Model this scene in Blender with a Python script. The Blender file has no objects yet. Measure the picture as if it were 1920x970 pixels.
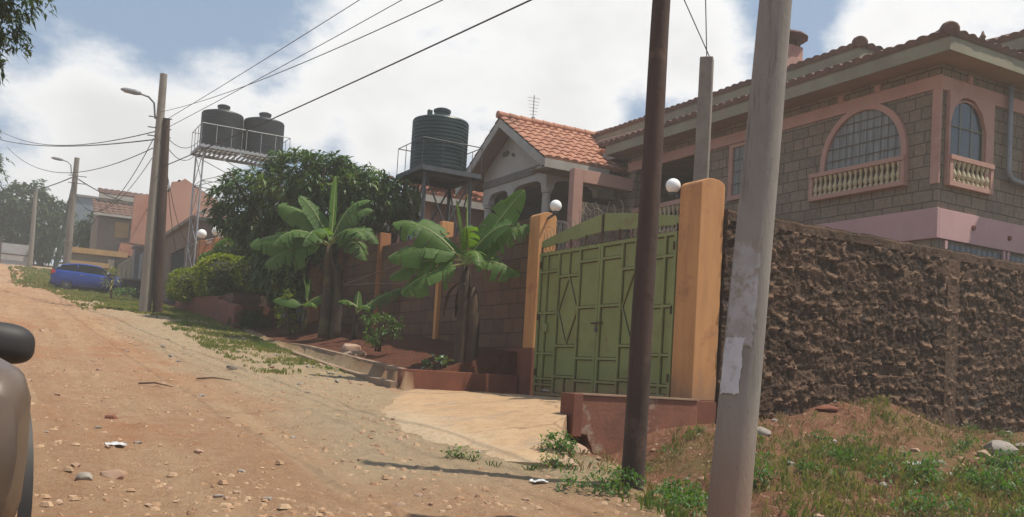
import bpy, bmesh, math, random
import numpy as np
from mathutils import Vector, Matrix, noise
from math import sin, cos, pi, radians, sqrt, floor
random.seed(7)
sc = bpy.context.scene
COL = sc.collection
R = random.random
def U(a, b): return a + (b - a) * random.random()
def lerp(a, b, t): return a + (b - a) * t
def sst(a, b, x):
    t = max(0.0, min(1.0, (x - a) / (b - a))); return t * t * (3 - 2 * t)
def fbm(x, y, z=0.0, o=4):
    s = 0; a = 1
    for i in range(o):
        s += a * noise.noise(Vector((x, y, z))); x *= 2.03; y *= 2.03; z *= 2.03; a *= .5
    return s

# ------------------------------------------------------------------ materials
def newmat(name):
    m = bpy.data.materials.new(name); m.use_nodes = True
    nt = m.node_tree; nt.nodes.clear()
    out = nt.nodes.new('ShaderNodeOutputMaterial'); p = nt.nodes.new('ShaderNodeBsdfPrincipled')
    nt.links.new(p.outputs[0], out.inputs[0]); return m, nt, p, out
def N(nt, t, **k):
    n = nt.nodes.new(t)
    for a, b in k.items():
        if a.startswith('i_'): n.inputs[a[2:].replace('_', ' ')].default_value = b
        else: setattr(n, a, b)
    return n
def mixc(nt, fac, a, b, mode='MIX'):
    n = nt.nodes.new('ShaderNodeMix'); n.data_type = 'RGBA'; n.blend_type = mode
    for s, v in ((0, fac), (6, a), (7, b)):
        if hasattr(v, 'is_linked') or hasattr(v, 'links'): nt.links.new(v, n.inputs[s])
        else: n.inputs[s].default_value = (v if s == 0 else (*v, 1) if len(v) == 3 else v)
    return n.outputs[2]
def pos(nt): return N(nt, 'ShaderNodeNewGeometry').outputs['Position']
def nz(nt, vec, scale, detail=4, rough=.6, lo=.35, hi=.65, stretch=None):
    if stretch:
        mp = N(nt, 'ShaderNodeMapping'); mp.inputs['Scale'].default_value = stretch
        nt.links.new(vec, mp.inputs[0]); vec = mp.outputs[0]
    n = N(nt, 'ShaderNodeTexNoise'); n.inputs['Scale'].default_value = scale
    n.inputs['Detail'].default_value = detail; n.inputs['Roughness'].default_value = rough
    nt.links.new(vec, n.inputs['Vector'])
    mr = N(nt, 'ShaderNodeMapRange'); mr.inputs['From Min'].default_value = lo; mr.inputs['From Max'].default_value = hi
    nt.links.new(n.outputs[0], mr.inputs['Value']); return mr.outputs[0]
def bumpn(nt, p, h, strength, dist, prev=None):
    b = N(nt, 'ShaderNodeBump'); b.inputs['Strength'].default_value = strength; b.inputs['Distance'].default_value = dist
    nt.links.new(h, b.inputs['Height'])
    if prev is not None: nt.links.new(prev, b.inputs['Normal'])
    nt.links.new(b.outputs[0], p.inputs['Normal']); return b.outputs[0]
def pm(name, c1, c2=None, *a, mud=None, **k):
    m = pm_(name, c1, c2, *a, **k)
    if mud:
        nt = m.node_tree; p = nt.nodes['Principled BSDF']; src = p.inputs['Base Color'].links[0].from_socket; v = pos(nt)
        s = N(nt, 'ShaderNodeSeparateXYZ'); nt.links.new(v, s.inputs[0]); q = N(nt, 'ShaderNodeMath', operation='MULTIPLY_ADD')
        nt.links.new(nz(nt, v, 5, 6, .75, .2, .8, (1, 1, .5)), q.inputs[0]); q.inputs[1].default_value = -mud[2]; nt.links.new(s.outputs[2], q.inputs[2])
        r = N(nt, 'ShaderNodeMapRange'); r.interpolation_type = 'SMOOTHSTEP'; r.inputs['From Min'].default_value = mud[1] - mud[2] * .5; r.inputs['From Max'].default_value = mud[0] - mud[2] * .5; r.inputs['To Max'].default_value = .75; nt.links.new(q.outputs[0], r.inputs['Value'])
        nt.links.new(mixc(nt, r.outputs[0], src, (.27, .15, .085)), p.inputs['Base Color'])
    return m
def pm_(name, c1, c2=None, scale=3, rough=.8, bump=.3, bscale=30, bdist=.01, c3=None, s3=.6, metal=0, stretch=None, lo=.35, hi=.65, lo3=.55, hi3=.7):
    m, nt, p, out = newmat(name); v = pos(nt)
    col = c1
    if c2:
        col = mixc(nt, nz(nt, v, scale, 5, .65, lo, hi, stretch), c1, c2)
    if c3:
        col = mixc(nt, nz(nt, v, s3, 6, .7, lo3, hi3), col, c3)
    if c2 or c3: nt.links.new(col, p.inputs['Base Color'])
    else: p.inputs['Base Color'].default_value = (*c1, 1)
    p.inputs['Roughness'].default_value = rough; p.inputs['Metallic'].default_value = metal
    if bump: bumpn(nt, p, nz(nt, v, bscale, 4, .6, 0, 1), bump, bdist)
    return m
def blockmat(name, c1, c2, mortar, bw=.42, rh=.215, ms=.012, bump=.6, dirt=None, msmooth=.1, offz=0.0):
    m, nt, p, out = newmat(name); v = pos(nt)
    s = N(nt, 'ShaderNodeSeparateXYZ'); nt.links.new(v, s.inputs[0])
    a = N(nt, 'ShaderNodeMath', operation='ADD'); nt.links.new(s.outputs[0], a.inputs[0]); nt.links.new(s.outputs[1], a.inputs[1])
    az = N(nt, 'ShaderNodeMath', operation='ADD'); nt.links.new(s.outputs[2], az.inputs[0]); az.inputs[1].default_value = offz
    c = N(nt, 'ShaderNodeCombineXYZ'); nt.links.new(a.outputs[0], c.inputs[0]); nt.links.new(az.outputs[0], c.inputs[1])
    # slight wobble so the courses are hand laid
    wn = N(nt, 'ShaderNodeTexNoise'); wn.inputs['Scale'].default_value = 2.5; nt.links.new(v, wn.inputs['Vector'])
    wv = N(nt, 'ShaderNodeVectorMath', operation='MULTIPLY_ADD'); nt.links.new(wn.outputs['Color'], wv.inputs[0])
    wv.inputs[1].default_value = (.03, .03, 0); nt.links.new(c.outputs[0], wv.inputs[2])
    b = N(nt, 'ShaderNodeTexBrick'); b.offset = .5; b.squash = .6; b.squash_frequency = 3
    for k, x in (('Scale', 1), ('Mortar Size', ms), ('Mortar Smooth', msmooth), ('Bias', 0), ('Brick Width', bw), ('Row Height', rh)): b.inputs[k].default_value = x
    b.inputs['Color1'].default_value = (*c1, 1); b.inputs['Color2'].default_value = (*c2, 1); b.inputs['Mortar'].default_value = (*mortar, 1)
    nt.links.new(wv.outputs[0], b.inputs['Vector'])
    col = mixc(nt, .55, b.outputs[0], b.outputs[0])
    g = nz(nt, v, 14, 6, .75, .2, .8)
    gcol = N(nt, 'ShaderNodeMapRange'); gcol.inputs['To Min'].default_value = .6; gcol.inputs['To Max'].default_value = 1.4; nt.links.new(g, gcol.inputs['Value'])
    mul = N(nt, 'ShaderNodeVectorMath', operation='SCALE'); nt.links.new(b.outputs[0], mul.inputs[0]); nt.links.new(gcol.outputs[0], mul.inputs['Scale'])
    col = mul.outputs[0]
    if dirt: col = mixc(nt, nz(nt, v, .8, 6, .7, .5, .75), col, dirt)
    nt.links.new(col, p.inputs['Base Color']); p.inputs['Roughness'].default_value = .95
    inv = N(nt, 'ShaderNodeMath', operation='SUBTRACT'); inv.inputs[0].default_value = 1; nt.links.new(b.outputs[1], inv.inputs[1])
    n1 = bumpn(nt, p, inv.outputs[0], bump, .02)
    bumpn(nt, p, nz(nt, v, 35, 5, .7, 0, 1), .5, .012, n1)
    return m
def leafmat(name, c1, c2, trans=.35, rough=.45, c3=None):
    m, nt, p, out = newmat(name)
    g = N(nt, 'ShaderNodeNewGeometry')
    col = mixc(nt, g.outputs['Random Per Island'], c1, c2)
    if c3: col = mixc(nt, nz(nt, g.outputs['Position'], 1.2, 3, .6, .5, .62), col, c3)
    nt.links.new(col, p.inputs['Base Color']); p.inputs['Roughness'].default_value = rough
    t = N(nt, 'ShaderNodeBsdfTranslucent')
    tc = mixc(nt, 1.0, col, (1.5, 1.7, .5), 'MULTIPLY'); nt.links.new(tc, t.inputs[0])
    mx = N(nt, 'ShaderNodeMixShader'); mx.inputs[0].default_value = trans
    nt.links.new(p.outputs[0], mx.inputs[1]); nt.links.new(t.outputs[0], mx.inputs[2]); nt.links.new(mx.outputs[0], out.inputs[0])
    return m
def glassmat(name, c, rough=.08):
    m, nt, p, out = newmat(name); p.inputs['Base Color'].default_value = (*c, 1); p.inputs['Roughness'].default_value = rough
    p.inputs['Specular IOR Level'].default_value = .8; return m

M = {}
M['pink'] = pm('pink_plaster', (.48, .275, .215), (.42, .235, .185), 1.5, .9, .25, 60, .004, c3=(.38, .18, .14), s3=.9)
M['pink_base'] = pm('pink_base_plaster', (.55, .33, .32), (.49, .29, .28), 1.2, .9, .2, 60, .004)
M['cream'] = pm('cream_plaster', (.55, .47, .30), (.45, .36, .22), 5, .85, .2, 40, .004)
M['white'] = pm('white_plaster', (.50, .47, .42), (.43, .40, .35), .9, .9, .2, 50, .004, c3=(.36, .31, .26), s3=1.4)
M['greyband'] = pm('grey_band', (.20, .175, .16), (.15, .13, .12), 3, .9, .3, 30)
M['fascia'] = pm('green_fascia', (.27, .255, .175), (.21, .185, .13), 1.5, .8, .2, 30, .004, c3=(.30, .22, .17), s3=1.1)
M['fascia_w'] = pm('pale_fascia', (.42, .40, .35), (.33, .30, .26), 2, .8, .2, 30, .004)
M['soffit'] = pm('soffit', (.34, .22, .17), (.27, .18, .14), 1, .85, .1, 20, .004)
M['tile'] = pm('clay_tile', (.36, .145, .085), (.46, .225, .14), 3.5, .85, .4, 40, .006, c3=(.16, .07, .05), s3=1.3, lo3=.52, hi3=.75)
M['tile_dark'] = pm('clay_tile_shaded', (.11, .062, .046), (.18, .092, .064), 4, .85, .4, 40, .006, c3=(.11, .06, .05), s3=1.5, lo3=.5, hi3=.7)  # darkened clay: shade on the eave noses is put into the colour
M['house_block'] = blockmat('house_block', (.25, .185, .13), (.18, .14, .10), (.085, .062, .045), .44, .225, .010, .7)
M['wall_block'] = blockmat('wall_block', (.155, .083, .05), (.095, .056, .038), (.045, .024, .015), .62, .27, .010, 1.0, dirt=(.15, .06, .04), offz=.12)
M['plinth'] = pm('brown_plinth', (.22, .075, .042), (.15, .052, .032), 2, .9, .35, 30, .006, c3=(.26, .17, .12), s3=1.3, lo3=.60, hi3=.66)
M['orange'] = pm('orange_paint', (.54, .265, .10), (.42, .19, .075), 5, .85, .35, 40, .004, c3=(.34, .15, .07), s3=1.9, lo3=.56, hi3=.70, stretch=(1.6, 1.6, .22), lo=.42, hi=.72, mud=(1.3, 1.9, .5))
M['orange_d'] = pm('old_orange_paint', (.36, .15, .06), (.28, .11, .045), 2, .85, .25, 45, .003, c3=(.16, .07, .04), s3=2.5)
M['gate_green'] = pm('gate_green', (.225, .255, .085), (.185, .215, .065), 1.6, .6, .2, 14, .004, c3=(.17, .12, .05), s3=2.6, lo3=.56, hi3=.78, mud=(1.25, 1.65, .5))
M['rust'] = pm('rust', (.09, .045, .022), (.05, .03, .02), 12, .9, .3, 60)
M['steel'] = pm('galvanised_steel', (.42, .43, .43), (.30, .31, .32), 6, .5, .1, 40, .002, metal=.3)
M['dark_steel'] = pm('dark_steel', (.075, .085, .095), (.05, .055, .06), 5, .55, .15, 40, .002)
M['tank'] = pm('tank_plastic', (.014, .032, .034), (.02, .042, .044), 2, .42, .05, 20, .003)
M['tank2'] = pm('tank_plastic_black', (.016, .02, .024), (.026, .03, .033), 2, .5, .05, 20, .003)
M['globe'] = pm('opal_globe', (.85, .85, .82), None, rough=.25, bump=0)
M['black'] = pm('black_rubber', (.02, .02, .02), (.035, .032, .03), 8, .85, .2, 60)
M['deep'] = pm('recess_shade', (.025, .02, .018), (.015, .012, .01), 2, .95, 0)
M['wood'] = pm('creosote_wood', (.085, .048, .035), (.045, .026, .02), 8, .85, .7, 14, .01, stretch=(1, 1, .08), c3=(.15, .09, .065), s3=2.2, lo3=.58, hi3=.75)
M['concrete'] = pm('pole_concrete', (.30, .265, .22), (.235, .205, .17), 3, .9, .4, 50, .005, c3=(.17, .14, .11), s3=1.4, stretch=(1, 1, .3))
M['concrete2'] = pm('old_concrete', (.25, .215, .18), (.19, .16, .135), 4, .95, .5, 40, .006)
M['slab_old'] = pm('driveway_concrete', (.49, .325, .195), (.42, .265, .155), 1.3, .95, .7, 30, .012, c3=(.40, .225, .125), s3=1.1, lo3=.45, hi3=.65)
M['kerb'] = pm('kerb_concrete', (.30, .205, .135), (.21, .145, .10), 3, .95, .5, 40, .008, c3=(.24, .11, .065), s3=1.2)
M['kerb_top'] = M['kerb']
M['paper'] = pm('torn_paper', (.42, .41, .42), (.31, .29, .28), 7, .9, .5, 25, .006, c3=(.27, .23, .19), s3=9, lo3=.5, hi3=.6)
M['glass'] = glassmat('window_glass', (.055, .065, .07), .12)
M['curtain'] = pm('net_curtain', (.30, .31, .30), (.17, .18, .18), 3.5, .95, 0, stretch=(6, 6, .4))
M['bars'] = pm('window_bars', (.17, .15, .12), (.12, .1, .08), 8, .7, 0)
M['bars_y'] = pm('window_bars_olive', (.30, .28, .16), None, rough=.7, bump=0)
M['pipe'] = pm('grey_pipe', (.28, .29, .30), (.22, .22, .23), 3, .5, 0)
M['leaf'] = leafmat('mango_leaf', (.03, .07, .016), (.07, .135, .032), .22, .42, (.15, .21, .05))
M['leaf_dark'] = leafmat('dark_leaf', (.025, .055, .014), (.045, .09, .022), .2, .5)
M['leaf_yel'] = leafmat('hedge_leaf', (.13, .19, .025), (.34, .33, .04), .35, .5, (.06, .12, .02))
M['leaf_hedge'] = leafmat('hedge_green', (.05, .11, .02), (.10, .18, .03), .3, .5)
M['weed'] = leafmat('weed_leaf', (.045, .11, .02), (.10, .19, .045), .4, .5)
M['grass'] = leafmat('grass_blade', (.15, .18, .05), (.34, .29, .12), .35, .7, (.13, .19, .045))
M['straw'] = leafmat('straw', (.38, .28, .14), (.28, .19, .10), .2, .8)
M['bark'] = pm('bark', (.13, .075, .05), (.07, .045, .032), 6, .95, .8, 14, .02, stretch=(1, 1, .3))
M['pstem'] = pm('banana_stem', (.075, .04, .024), (.035, .022, .015), 5, .85, .6, 12, .02, stretch=(1, 1, .25), c3=(.10, .10, .03), s3=1.5)
M['rock'] = pm('loose_rock', (.42, .29, .21), (.33, .20, .14), 5, .95, .5, 30, .01)
M['rock_g'] = pm('grey_rock', (.34, .30, .26), (.24, .20, .17), 5, .95, .5, 30, .01)
M['carblue'] = pm('blue_paint', (.002, .036, .26), None, rough=.22, bump=0); M['carblue'].node_tree.nodes['Principled BSDF'].inputs['Coat Weight'].default_value = .4
M['carbrown'] = pm('dusty_bronze_paint', (.095, .068, .05), (.13, .09, .065), 3, .38, .0, c3=(.20, .13, .085), s3=1.2)
M['cardark'] = pm('dark_trim', (.022, .02, .02), (.032, .028, .028), 5, .62, 0)
M['chrome'] = pm('chrome', (.6, .6, .6), None, rough=.2, bump=0, metal=1)
M['redlens'] = pm('red_lens', (.45, .02, .015), None, rough=.2, bump=0)
M['clearlens'] = pm('clear_lens', (.55, .60, .66), None, rough=.12, bump=0)
M['bwhite'] = pm('white_metal', (.55, .55, .53), None, rough=.5, bump=0)
M['salmon'] = pm('salmon_plaster', (.46, .25, .185), (.40, .21, .155), .35, .95, .2, 20, .01, c3=(.38, .17, .12), s3=.5)
M['ochre'] = pm('ochre_beam', (.46, .29, .13), (.38, .23, .1), 2, .9, .2, 30)
M['greyw'] = pm('grey_render', (.30, .28, .26), (.23, .21, .2), 1, .95, .2, 20)
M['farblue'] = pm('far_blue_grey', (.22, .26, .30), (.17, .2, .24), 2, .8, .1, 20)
M['yellow'] = pm('yellow_paint', (.55, .50, .05), None, rough=.6, bump=0)
M['sheet'] = pm('grey_iron_sheet', (.42, .42, .42), (.33, .33, .33), 2, .7, .1, 20)
M['cable'] = pm('cable', (.035, .035, .04), None, rough=.7, bump=0)
M['litter'] = pm('litter', (.62, .64, .66), (.5, .5, .52), 9, .5, .1, 30)

def pole_mat():
    m, nt, p, out = newmat('stained_pole_concrete'); v = pos(nt)
    col = mixc(nt, nz(nt, v, 4, 6, .7, .3, .7, (1, 1, .35)), (.29, .265, .235), (.21, .19, .17))
    col = mixc(nt, nz(nt, v, 9, 5, .7, .55, .72, (1, 1, .12)), col, (.13, .11, .095))
    col = mixc(nt, nz(nt, v, 60, 2, .6, .66, .72), col, (.15, .13, .11))
    s = N(nt, 'ShaderNodeSeparateXYZ'); nt.links.new(v, s.inputs[0])
    mr = N(nt, 'ShaderNodeMapRange'); mr.inputs['From Min'].default_value = 1.5; mr.inputs['From Max'].default_value = .5; mr.inputs['To Max'].default_value = .8; nt.links.new(s.outputs[2], mr.inputs['Value'])
    col = mixc(nt, mr.outputs[0], col, (.27, .155, .095))
    nt.links.new(col, p.inputs['Base Color']); p.inputs['Roughness'].default_value = .95
    bumpn(nt, p, nz(nt, v, 45, 5, .7, 0, 1, (1, 1, .4)), .6, .008); return m
M['pole_c'] = pole_mat()
def slab_mat():
    m, nt, p, out = newmat('dusty_driveway_concrete'); v = pos(nt)
    s = N(nt, 'ShaderNodeSeparateXYZ'); nt.links.new(v, s.inputs[0])
    col = mixc(nt, nz(nt, v, 1.4, 6, .7, .3, .7), (.52, .35, .205), (.42, .27, .16))
    col = mixc(nt, nz(nt, v, 6, 6, .75, .5, .7), col, (.36, .225, .13))
    col = mixc(nt, nz(nt, v, .9, 6, .75, .52, .64, (1, 2.2, 1)), col, (.33, .25, .185))
    vo = N(nt, 'ShaderNodeTexVoronoi', feature='DISTANCE_TO_EDGE'); vo.inputs['Scale'].default_value = .28
    w_ = N(nt, 'ShaderNodeTexNoise'); w_.inputs['Scale'].default_value = 2.2; nt.links.new(v, w_.inputs['Vector'])
    ad = N(nt, 'ShaderNodeVectorMath', operation='MULTIPLY_ADD'); nt.links.new(w_.outputs['Color'], ad.inputs[0]); ad.inputs[1].default_value = (.9, .9, 0); nt.links.new(v, ad.inputs[2]); nt.links.new(ad.outputs[0], vo.inputs['Vector'])
    cr = N(nt, 'ShaderNodeMapRange'); cr.inputs['From Min'].default_value = .004; cr.inputs['From Max'].default_value = .009; cr.inputs['To Min'].default_value = .5; cr.inputs['To Max'].default_value = 0; nt.links.new(vo.outputs[0], cr.inputs['Value'])
    col = mixc(nt, cr.outputs[0], col, (.16, .095, .06))
    # road dust lies over the road side of the slab
    n = N(nt, 'ShaderNodeMath', operation='MULTIPLY_ADD'); nt.links.new(nz(nt, v, 1.6, 7, .75, .2, .8), n.inputs[0]); n.inputs[1].default_value = 1.9; nt.links.new(s.outputs[0], n.inputs[2])
    e = N(nt, 'ShaderNodeMapRange'); e.interpolation_type = 'SMOOTHSTEP'; e.inputs['From Min'].default_value = 6.4; e.inputs['From Max'].default_value = 5.0; nt.links.new(n.outputs[0], e.inputs['Value'])
    dust = mixc(nt, nz(nt, v, 20, 5, .7, .45, .65), (.50, .385, .26), (.38, .27, .175))
    col = mixc(nt, e.outputs[0], col, dust)
    nt.links.new(col, p.inputs['Base Color']); p.inputs['Roughness'].default_value = 1; p.inputs['Specular IOR Level'].default_value = .2
    n1 = bumpn(nt, p, nz(nt, v, 9, 7, .75, 0, 1), .7, .04); bumpn(nt, p, nz(nt, v, 50, 4, .7, 0, 1), .5, .01, n1); return m
M['slab'] = slab_mat()
# ------------------------------------------------------------------ mesh builder
WLOC = {}
class MB:
    def __init__(s): s.v = []; s.f = []; s.smooth = False
    def add(s, vs, fs):
        b = len(s.v); s.v.extend([tuple(p) for p in vs]); s.f.extend([tuple(i + b for i in f) for f in fs]); return s
    def box(s, x0, x1, y0, y1, z0, z1):
        v = [(x, y, z) for z in (z0, z1) for y in (y0, y1) for x in (x0, x1)]
        return s.add(v, [(0, 2, 3, 1), (4, 5, 7, 6), (0, 1, 5, 4), (2, 6, 7, 3), (0, 4, 6, 2), (1, 3, 7, 5)])
    def quad(s, a, b, c, d): return s.add([a, b, c, d], [(0, 1, 2, 3)])
    def prism(s, ax, pts, a0, a1):
        n = len(pts)
        if ax == 'x': A = [(a0, p, q) for p, q in pts]; B = [(a1, p, q) for p, q in pts]
        elif ax == 'y': A = [(p, a0, q) for p, q in pts]; B = [(p, a1, q) for p, q in pts]
        else: A = [(p, q, a0) for p, q in pts]; B = [(p, q, a1) for p, q in pts]
        return s.add(A + B, [tuple(range(n))[::-1], tuple(range(n, 2 * n))] + [(i, (i + 1) % n, n + (i + 1) % n, n + i) for i in range(n)])
    def tube(s, pts, r, n=6, cap=True):
        pts = [Vector(p) for p in pts]; m = len(pts); rs = r if isinstance(r, (list, tuple)) else [r] * m
        vs = []; up = None
        for i in range(m):
            d = (pts[min(i + 1, m - 1)] - pts[max(i - 1, 0)]).normalized()
            if up is None: up = Vector((0, 0, 1)) if abs(d.z) < .9 else Vector((1, 0, 0))
            a = d.cross(up).normalized(); up = a.cross(d).normalized()
            for k in range(n):
                t = 2 * pi * k / n; vs.append(pts[i] + a * (rs[i] * cos(t)) + up * (rs[i] * sin(t)))
        fs = [(i * n + k, i * n + (k + 1) % n, (i + 1) * n + (k + 1) % n, (i + 1) * n + k) for i in range(m - 1) for k in range(n)]
        if cap: fs += [tuple(range(n))[::-1], tuple(range((m - 1) * n, m * n))]
        return s.add(vs, fs)
    def bar(s, a, b, w, h=None):
        return s.tube([a, b], w * .7071, 4)
    def lathe(s, cx, cy, prof, n=24, axis='z', cz=0):
        vs = []
        for r, z in prof:
            for k in range(n):
                t = 2 * pi * k / n
                if axis == 'z': vs.append((cx + r * cos(t), cy + r * sin(t), z))
                elif axis == 'y': vs.append((cx + r * cos(t), cy + z, cz + r * sin(t)))
                else: vs.append((cx + z, cy + r * cos(t), cz + r * sin(t)))
        m = len(prof)
        fs = [(i * n + k, i * n + (k + 1) % n, (i + 1) * n + (k + 1) % n, (i + 1) * n + k) for i in range(m - 1) for k in range(n)]
        fs += [tuple(range(n))[::-1], tuple(range((m - 1) * n, m * n))]
        return s.add(vs, fs)
    def sphere(s, c, r, n=20, sq=(1, 1, 1)):
        m = n // 2; prof = []
        vs = [(c[0], c[1], c[2] - r * sq[2])]
        for i in range(1, m):
            t = pi * i / m
            for k in range(n):
                a = 2 * pi * k / n; vs.append((c[0] + r * sq[0] * sin(t) * cos(a), c[1] + r * sq[1] * sin(t) * sin(a), c[2] - r * sq[2] * cos(t)))
        vs.append((c[0], c[1], c[2] + r * sq[2])); L = len(vs) - 1
        fs = [(0, 1 + (k + 1) % n, 1 + k) for k in range(n)]
        for i in range(m - 2):
            fs += [(1 + i * n + k, 1 + i * n + (k + 1) % n, 1 + (i + 1) * n + (k + 1) % n, 1 + (i + 1) * n + k) for k in range(n)]
        b = 1 + (m - 2) * n; fs += [(b + k, b + (k + 1) % n, L) for k in range(n)]
        return s.add(vs, fs)
    def build(s, name, mat, parent=None, loc=None, smooth=None, local=False, bevel=0, fixn=True):
        me = bpy.data.meshes.new(name)
        if parent is not None and not local: o0 = WLOC[parent.name]
        elif loc is not None: o0 = Vector(loc)
        else: o0 = Vector((0, 0, 0))
        me.from_pydata([(p[0] - o0[0], p[1] - o0[1], p[2] - o0[2]) for p in s.v], [], s.f); me.update()
        if fixn and len(s.f) < 60000:
            bm = bmesh.new(); bm.from_mesh(me); bmesh.ops.recalc_face_normals(bm, faces=bm.faces); bm.to_mesh(me); bm.free()
        ob = bpy.data.objects.new(name, me); COL.objects.link(ob)
        for mm in (mat if isinstance(mat, (list, tuple)) else [mat]): me.materials.append(mm)
        if parent is not None: ob.parent = parent; WLOC[ob.name] = o0
        else:
            ob.location = o0; WLOC[ob.name] = Vector(o0)
        if smooth or (smooth is None and s.smooth):
            me.polygons.foreach_set('use_smooth', [True] * len(me.polygons))
            if smooth == 'auto':
                for e in me.edges: pass
                me.set_sharp_from_angle(angle=radians(40))
        if bevel:
            b = ob.modifiers.new('bevel', 'BEVEL'); b.width = bevel; b.segments = 2; b.limit_method = 'ANGLE'
        return ob
def tag(o, label=None, cat=None, group=None, kind=None):
    if label: o['label'] = label
    if cat: o['category'] = cat
    if group: o['group'] = group
    if kind: o['kind'] = kind
    return o
def thing(name, label, cat, loc=(0, 0, 0), group=None, rz=0):
    o = bpy.data.objects.new(name, None); COL.objects.link(o); o.location = loc; o.rotation_euler = (0, 0, rz)
    o.empty_display_size = .2; WLOC[o.name] = Vector(loc)
    return tag(o, label, cat, group)
def copy_tree(o, parent=None):
    c = o.copy(); COL.objects.link(c)
    if parent is not None: c.parent = parent
    WLOC[c.name] = WLOC[o.name]
    for ch in list(o.children): copy_tree(ch, c)
    return c
SPLIT = {'post', 'side_wall', 'lifting_lug', 'bumper', 'handle', 'white_bar', 'window_frame', 'soffit', 'pier'}
def islands(mb):
    par = list(range(len(mb.v)))
    def find(a):
        while par[a] != a: par[a] = par[par[a]]; a = par[a]
        return a
    for f in mb.f:
        for q in f[1:]: par[find(q)] = find(f[0])
    out = {}
    for f in mb.f: out.setdefault(find(f[0]), []).append(f)
    res = []
    for fs_ in out.values():
        ids = sorted({q for f in fs_ for q in f}); mp_ = {a: i for i, a in enumerate(ids)}
        res.append(MB().add([mb.v[a] for a in ids], [tuple(mp_[q] for q in f) for f in fs_]))
    return res
def child(name, mb, mat, parent, label=None, **k):
    if name in SPLIT:
        parts = islands(mb)
        if len(parts) > 1:
            for q in parts: o = child(name, q, mat, parent, label, **k)
            return o
    o = mb.build(name, mat, parent, **k)
    if label: o['label'] = label
    return o

# ------------------------------------------------------------------ terrain
TY = [-60, 0, 7, 14, 20, 30, 42, 54, 70, 85, 100, 120, 200, 1500]
TZ = [-3.5, 0, .57, 1.13, 1.72, 2.78, 3.70, 4.62, 6.25, 8.0, 9.6, 10.4, 11.5, 14]
def prof(y): return float(np.interp(y, TY, TZ))
def profs(y): return (prof(y - 1.5) + prof(y) * 2 + prof(y + 1.5)) / 4
def slab_z(x, y):
    xe = slab_edge(y)
    t = sst(xe, 7.6, x)
    return lerp(profs(y) + .02, 1.19, t)
def slab_edge(y):
    return float(np.interp(y, [7.9, 8.4, 9.2, 10.1, 11.5, 13, 14.4], [4.95, 4.35, 3.95, 3.9, 4.3, 5.0, 5.9]))
def slab_right(x):   # y of the lower edge of the slab
    return float(np.interp(x, [3.8, 4.5, 5.0, 5.6, 6.05, 6.25, 8.3], [8.6, 7.8, 8.05, 8.9, 9.45, 9.74, 9.76]))
def gz(x, y, detail=True):
    z = profs(y)
    n1 = fbm(x * .5, y * .5, 3.1, 3)
    if y < 9.75 and x > 3:
        vr = sst(4.5, 8.5, x)
        z += vr * sst(4.5, 9.2, y) * (1.02 - z) * .95 * (1 if y < 9.75 else 0)
        z += .42 * math.exp(-((x - 10.4) / 1.5) ** 2 - ((y - 8.75) / .5) ** 2) * (1 + .35 * fbm(x * 2, y * 2, 0, 3))
        z += .14 * math.exp(-((x - 13.5) / 1.0) ** 2 - ((y - 8.3) / .5) ** 2)
        dx = x - (5.2 + (y - 5) * .35)
        z -= .22 * math.exp(-(dx / .45) ** 2) * sst(2, 5, y)
        z -= .35 * math.exp(-((x - 6.5) / .85) ** 2 - ((y - 9.05) / .45) ** 2)
    if 14.3 < y < 27.5 and x > 6.0:
        b = float(np.interp(y, [14.3, 16, 18, 20, 22, 27.5], [1.47, 1.58, 1.73, 1.87, 1.98, 2.62]))
        z = max(z, b + .45 * sst(6.3, 8.2, x))
    if x > 8.3 and y > 9.8: z = max(z, 1.25)
    rd = 1 - sst(3.8, 5.2, x)
    if detail:
        z += .035 * n1
        z += .018 * fbm(x * 2.3, y * 2.3, 7.7, 3)
        z += .02 * max(0, fbm(x * 8, y * 8, 1.7, 3)) * (1 + rd)
        z += (1 - rd) * .02 * fbm(x * 5, y * 5, 9.2, 2)
        # wheel ruts along the road
        for rx in (-.9, .9, 2.6): z -= .03 * math.exp(-((x - rx - .25 * sin(y * .2)) / .3) ** 2)
    if 7.7 < y < 14.45 and x > slab_edge(y) + .35 and y > slab_right(x) - .05 and x < 8.6:
        z = min(z, slab_z(x, y) - .08)
    # flat far away
    if x < -6: z = z
    return z
def axis(segs):
    out = [segs[0][0]]
    for a, b, st0, st1 in segs:
        x = a
        while x < b - 1e-6:
            t = (x - a) / (b - a); x = min(b, x + lerp(st0, st1, t)); out.append(x)
    return out
XS = axis([(-400, -60, 60, 12), (-60, -8, 8, .8), (-8, -1, .6, .12), (-1, 9.2, .065, .065), (9.2, 16, .075, .12), (16, 60, .5, 6), (60, 500, 10, 80)])
YS = axis([(-60, -2, 8, 1), (-2, 2.5, .5, .15), (2.5, 4.5, .12, .065), (4.5, 12, .06, .065), (12, 24, .08, .15), (24, 60, .18, .6), (60, 130, .7, 3), (130, 1500, 10, 150)])
vs = []; nx = len(XS)
for y in YS:
    for x in XS:
        far = abs(x) > 30 or y > 140 or y < -5
        vs.append((x, y, gz(x, y, not far)))
fs = [(j * nx + i, j * nx + i + 1, (j + 1) * nx + i + 1, (j + 1) * nx + i) for j in range(len(YS) - 1) for i in range(nx - 1)]

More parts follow.
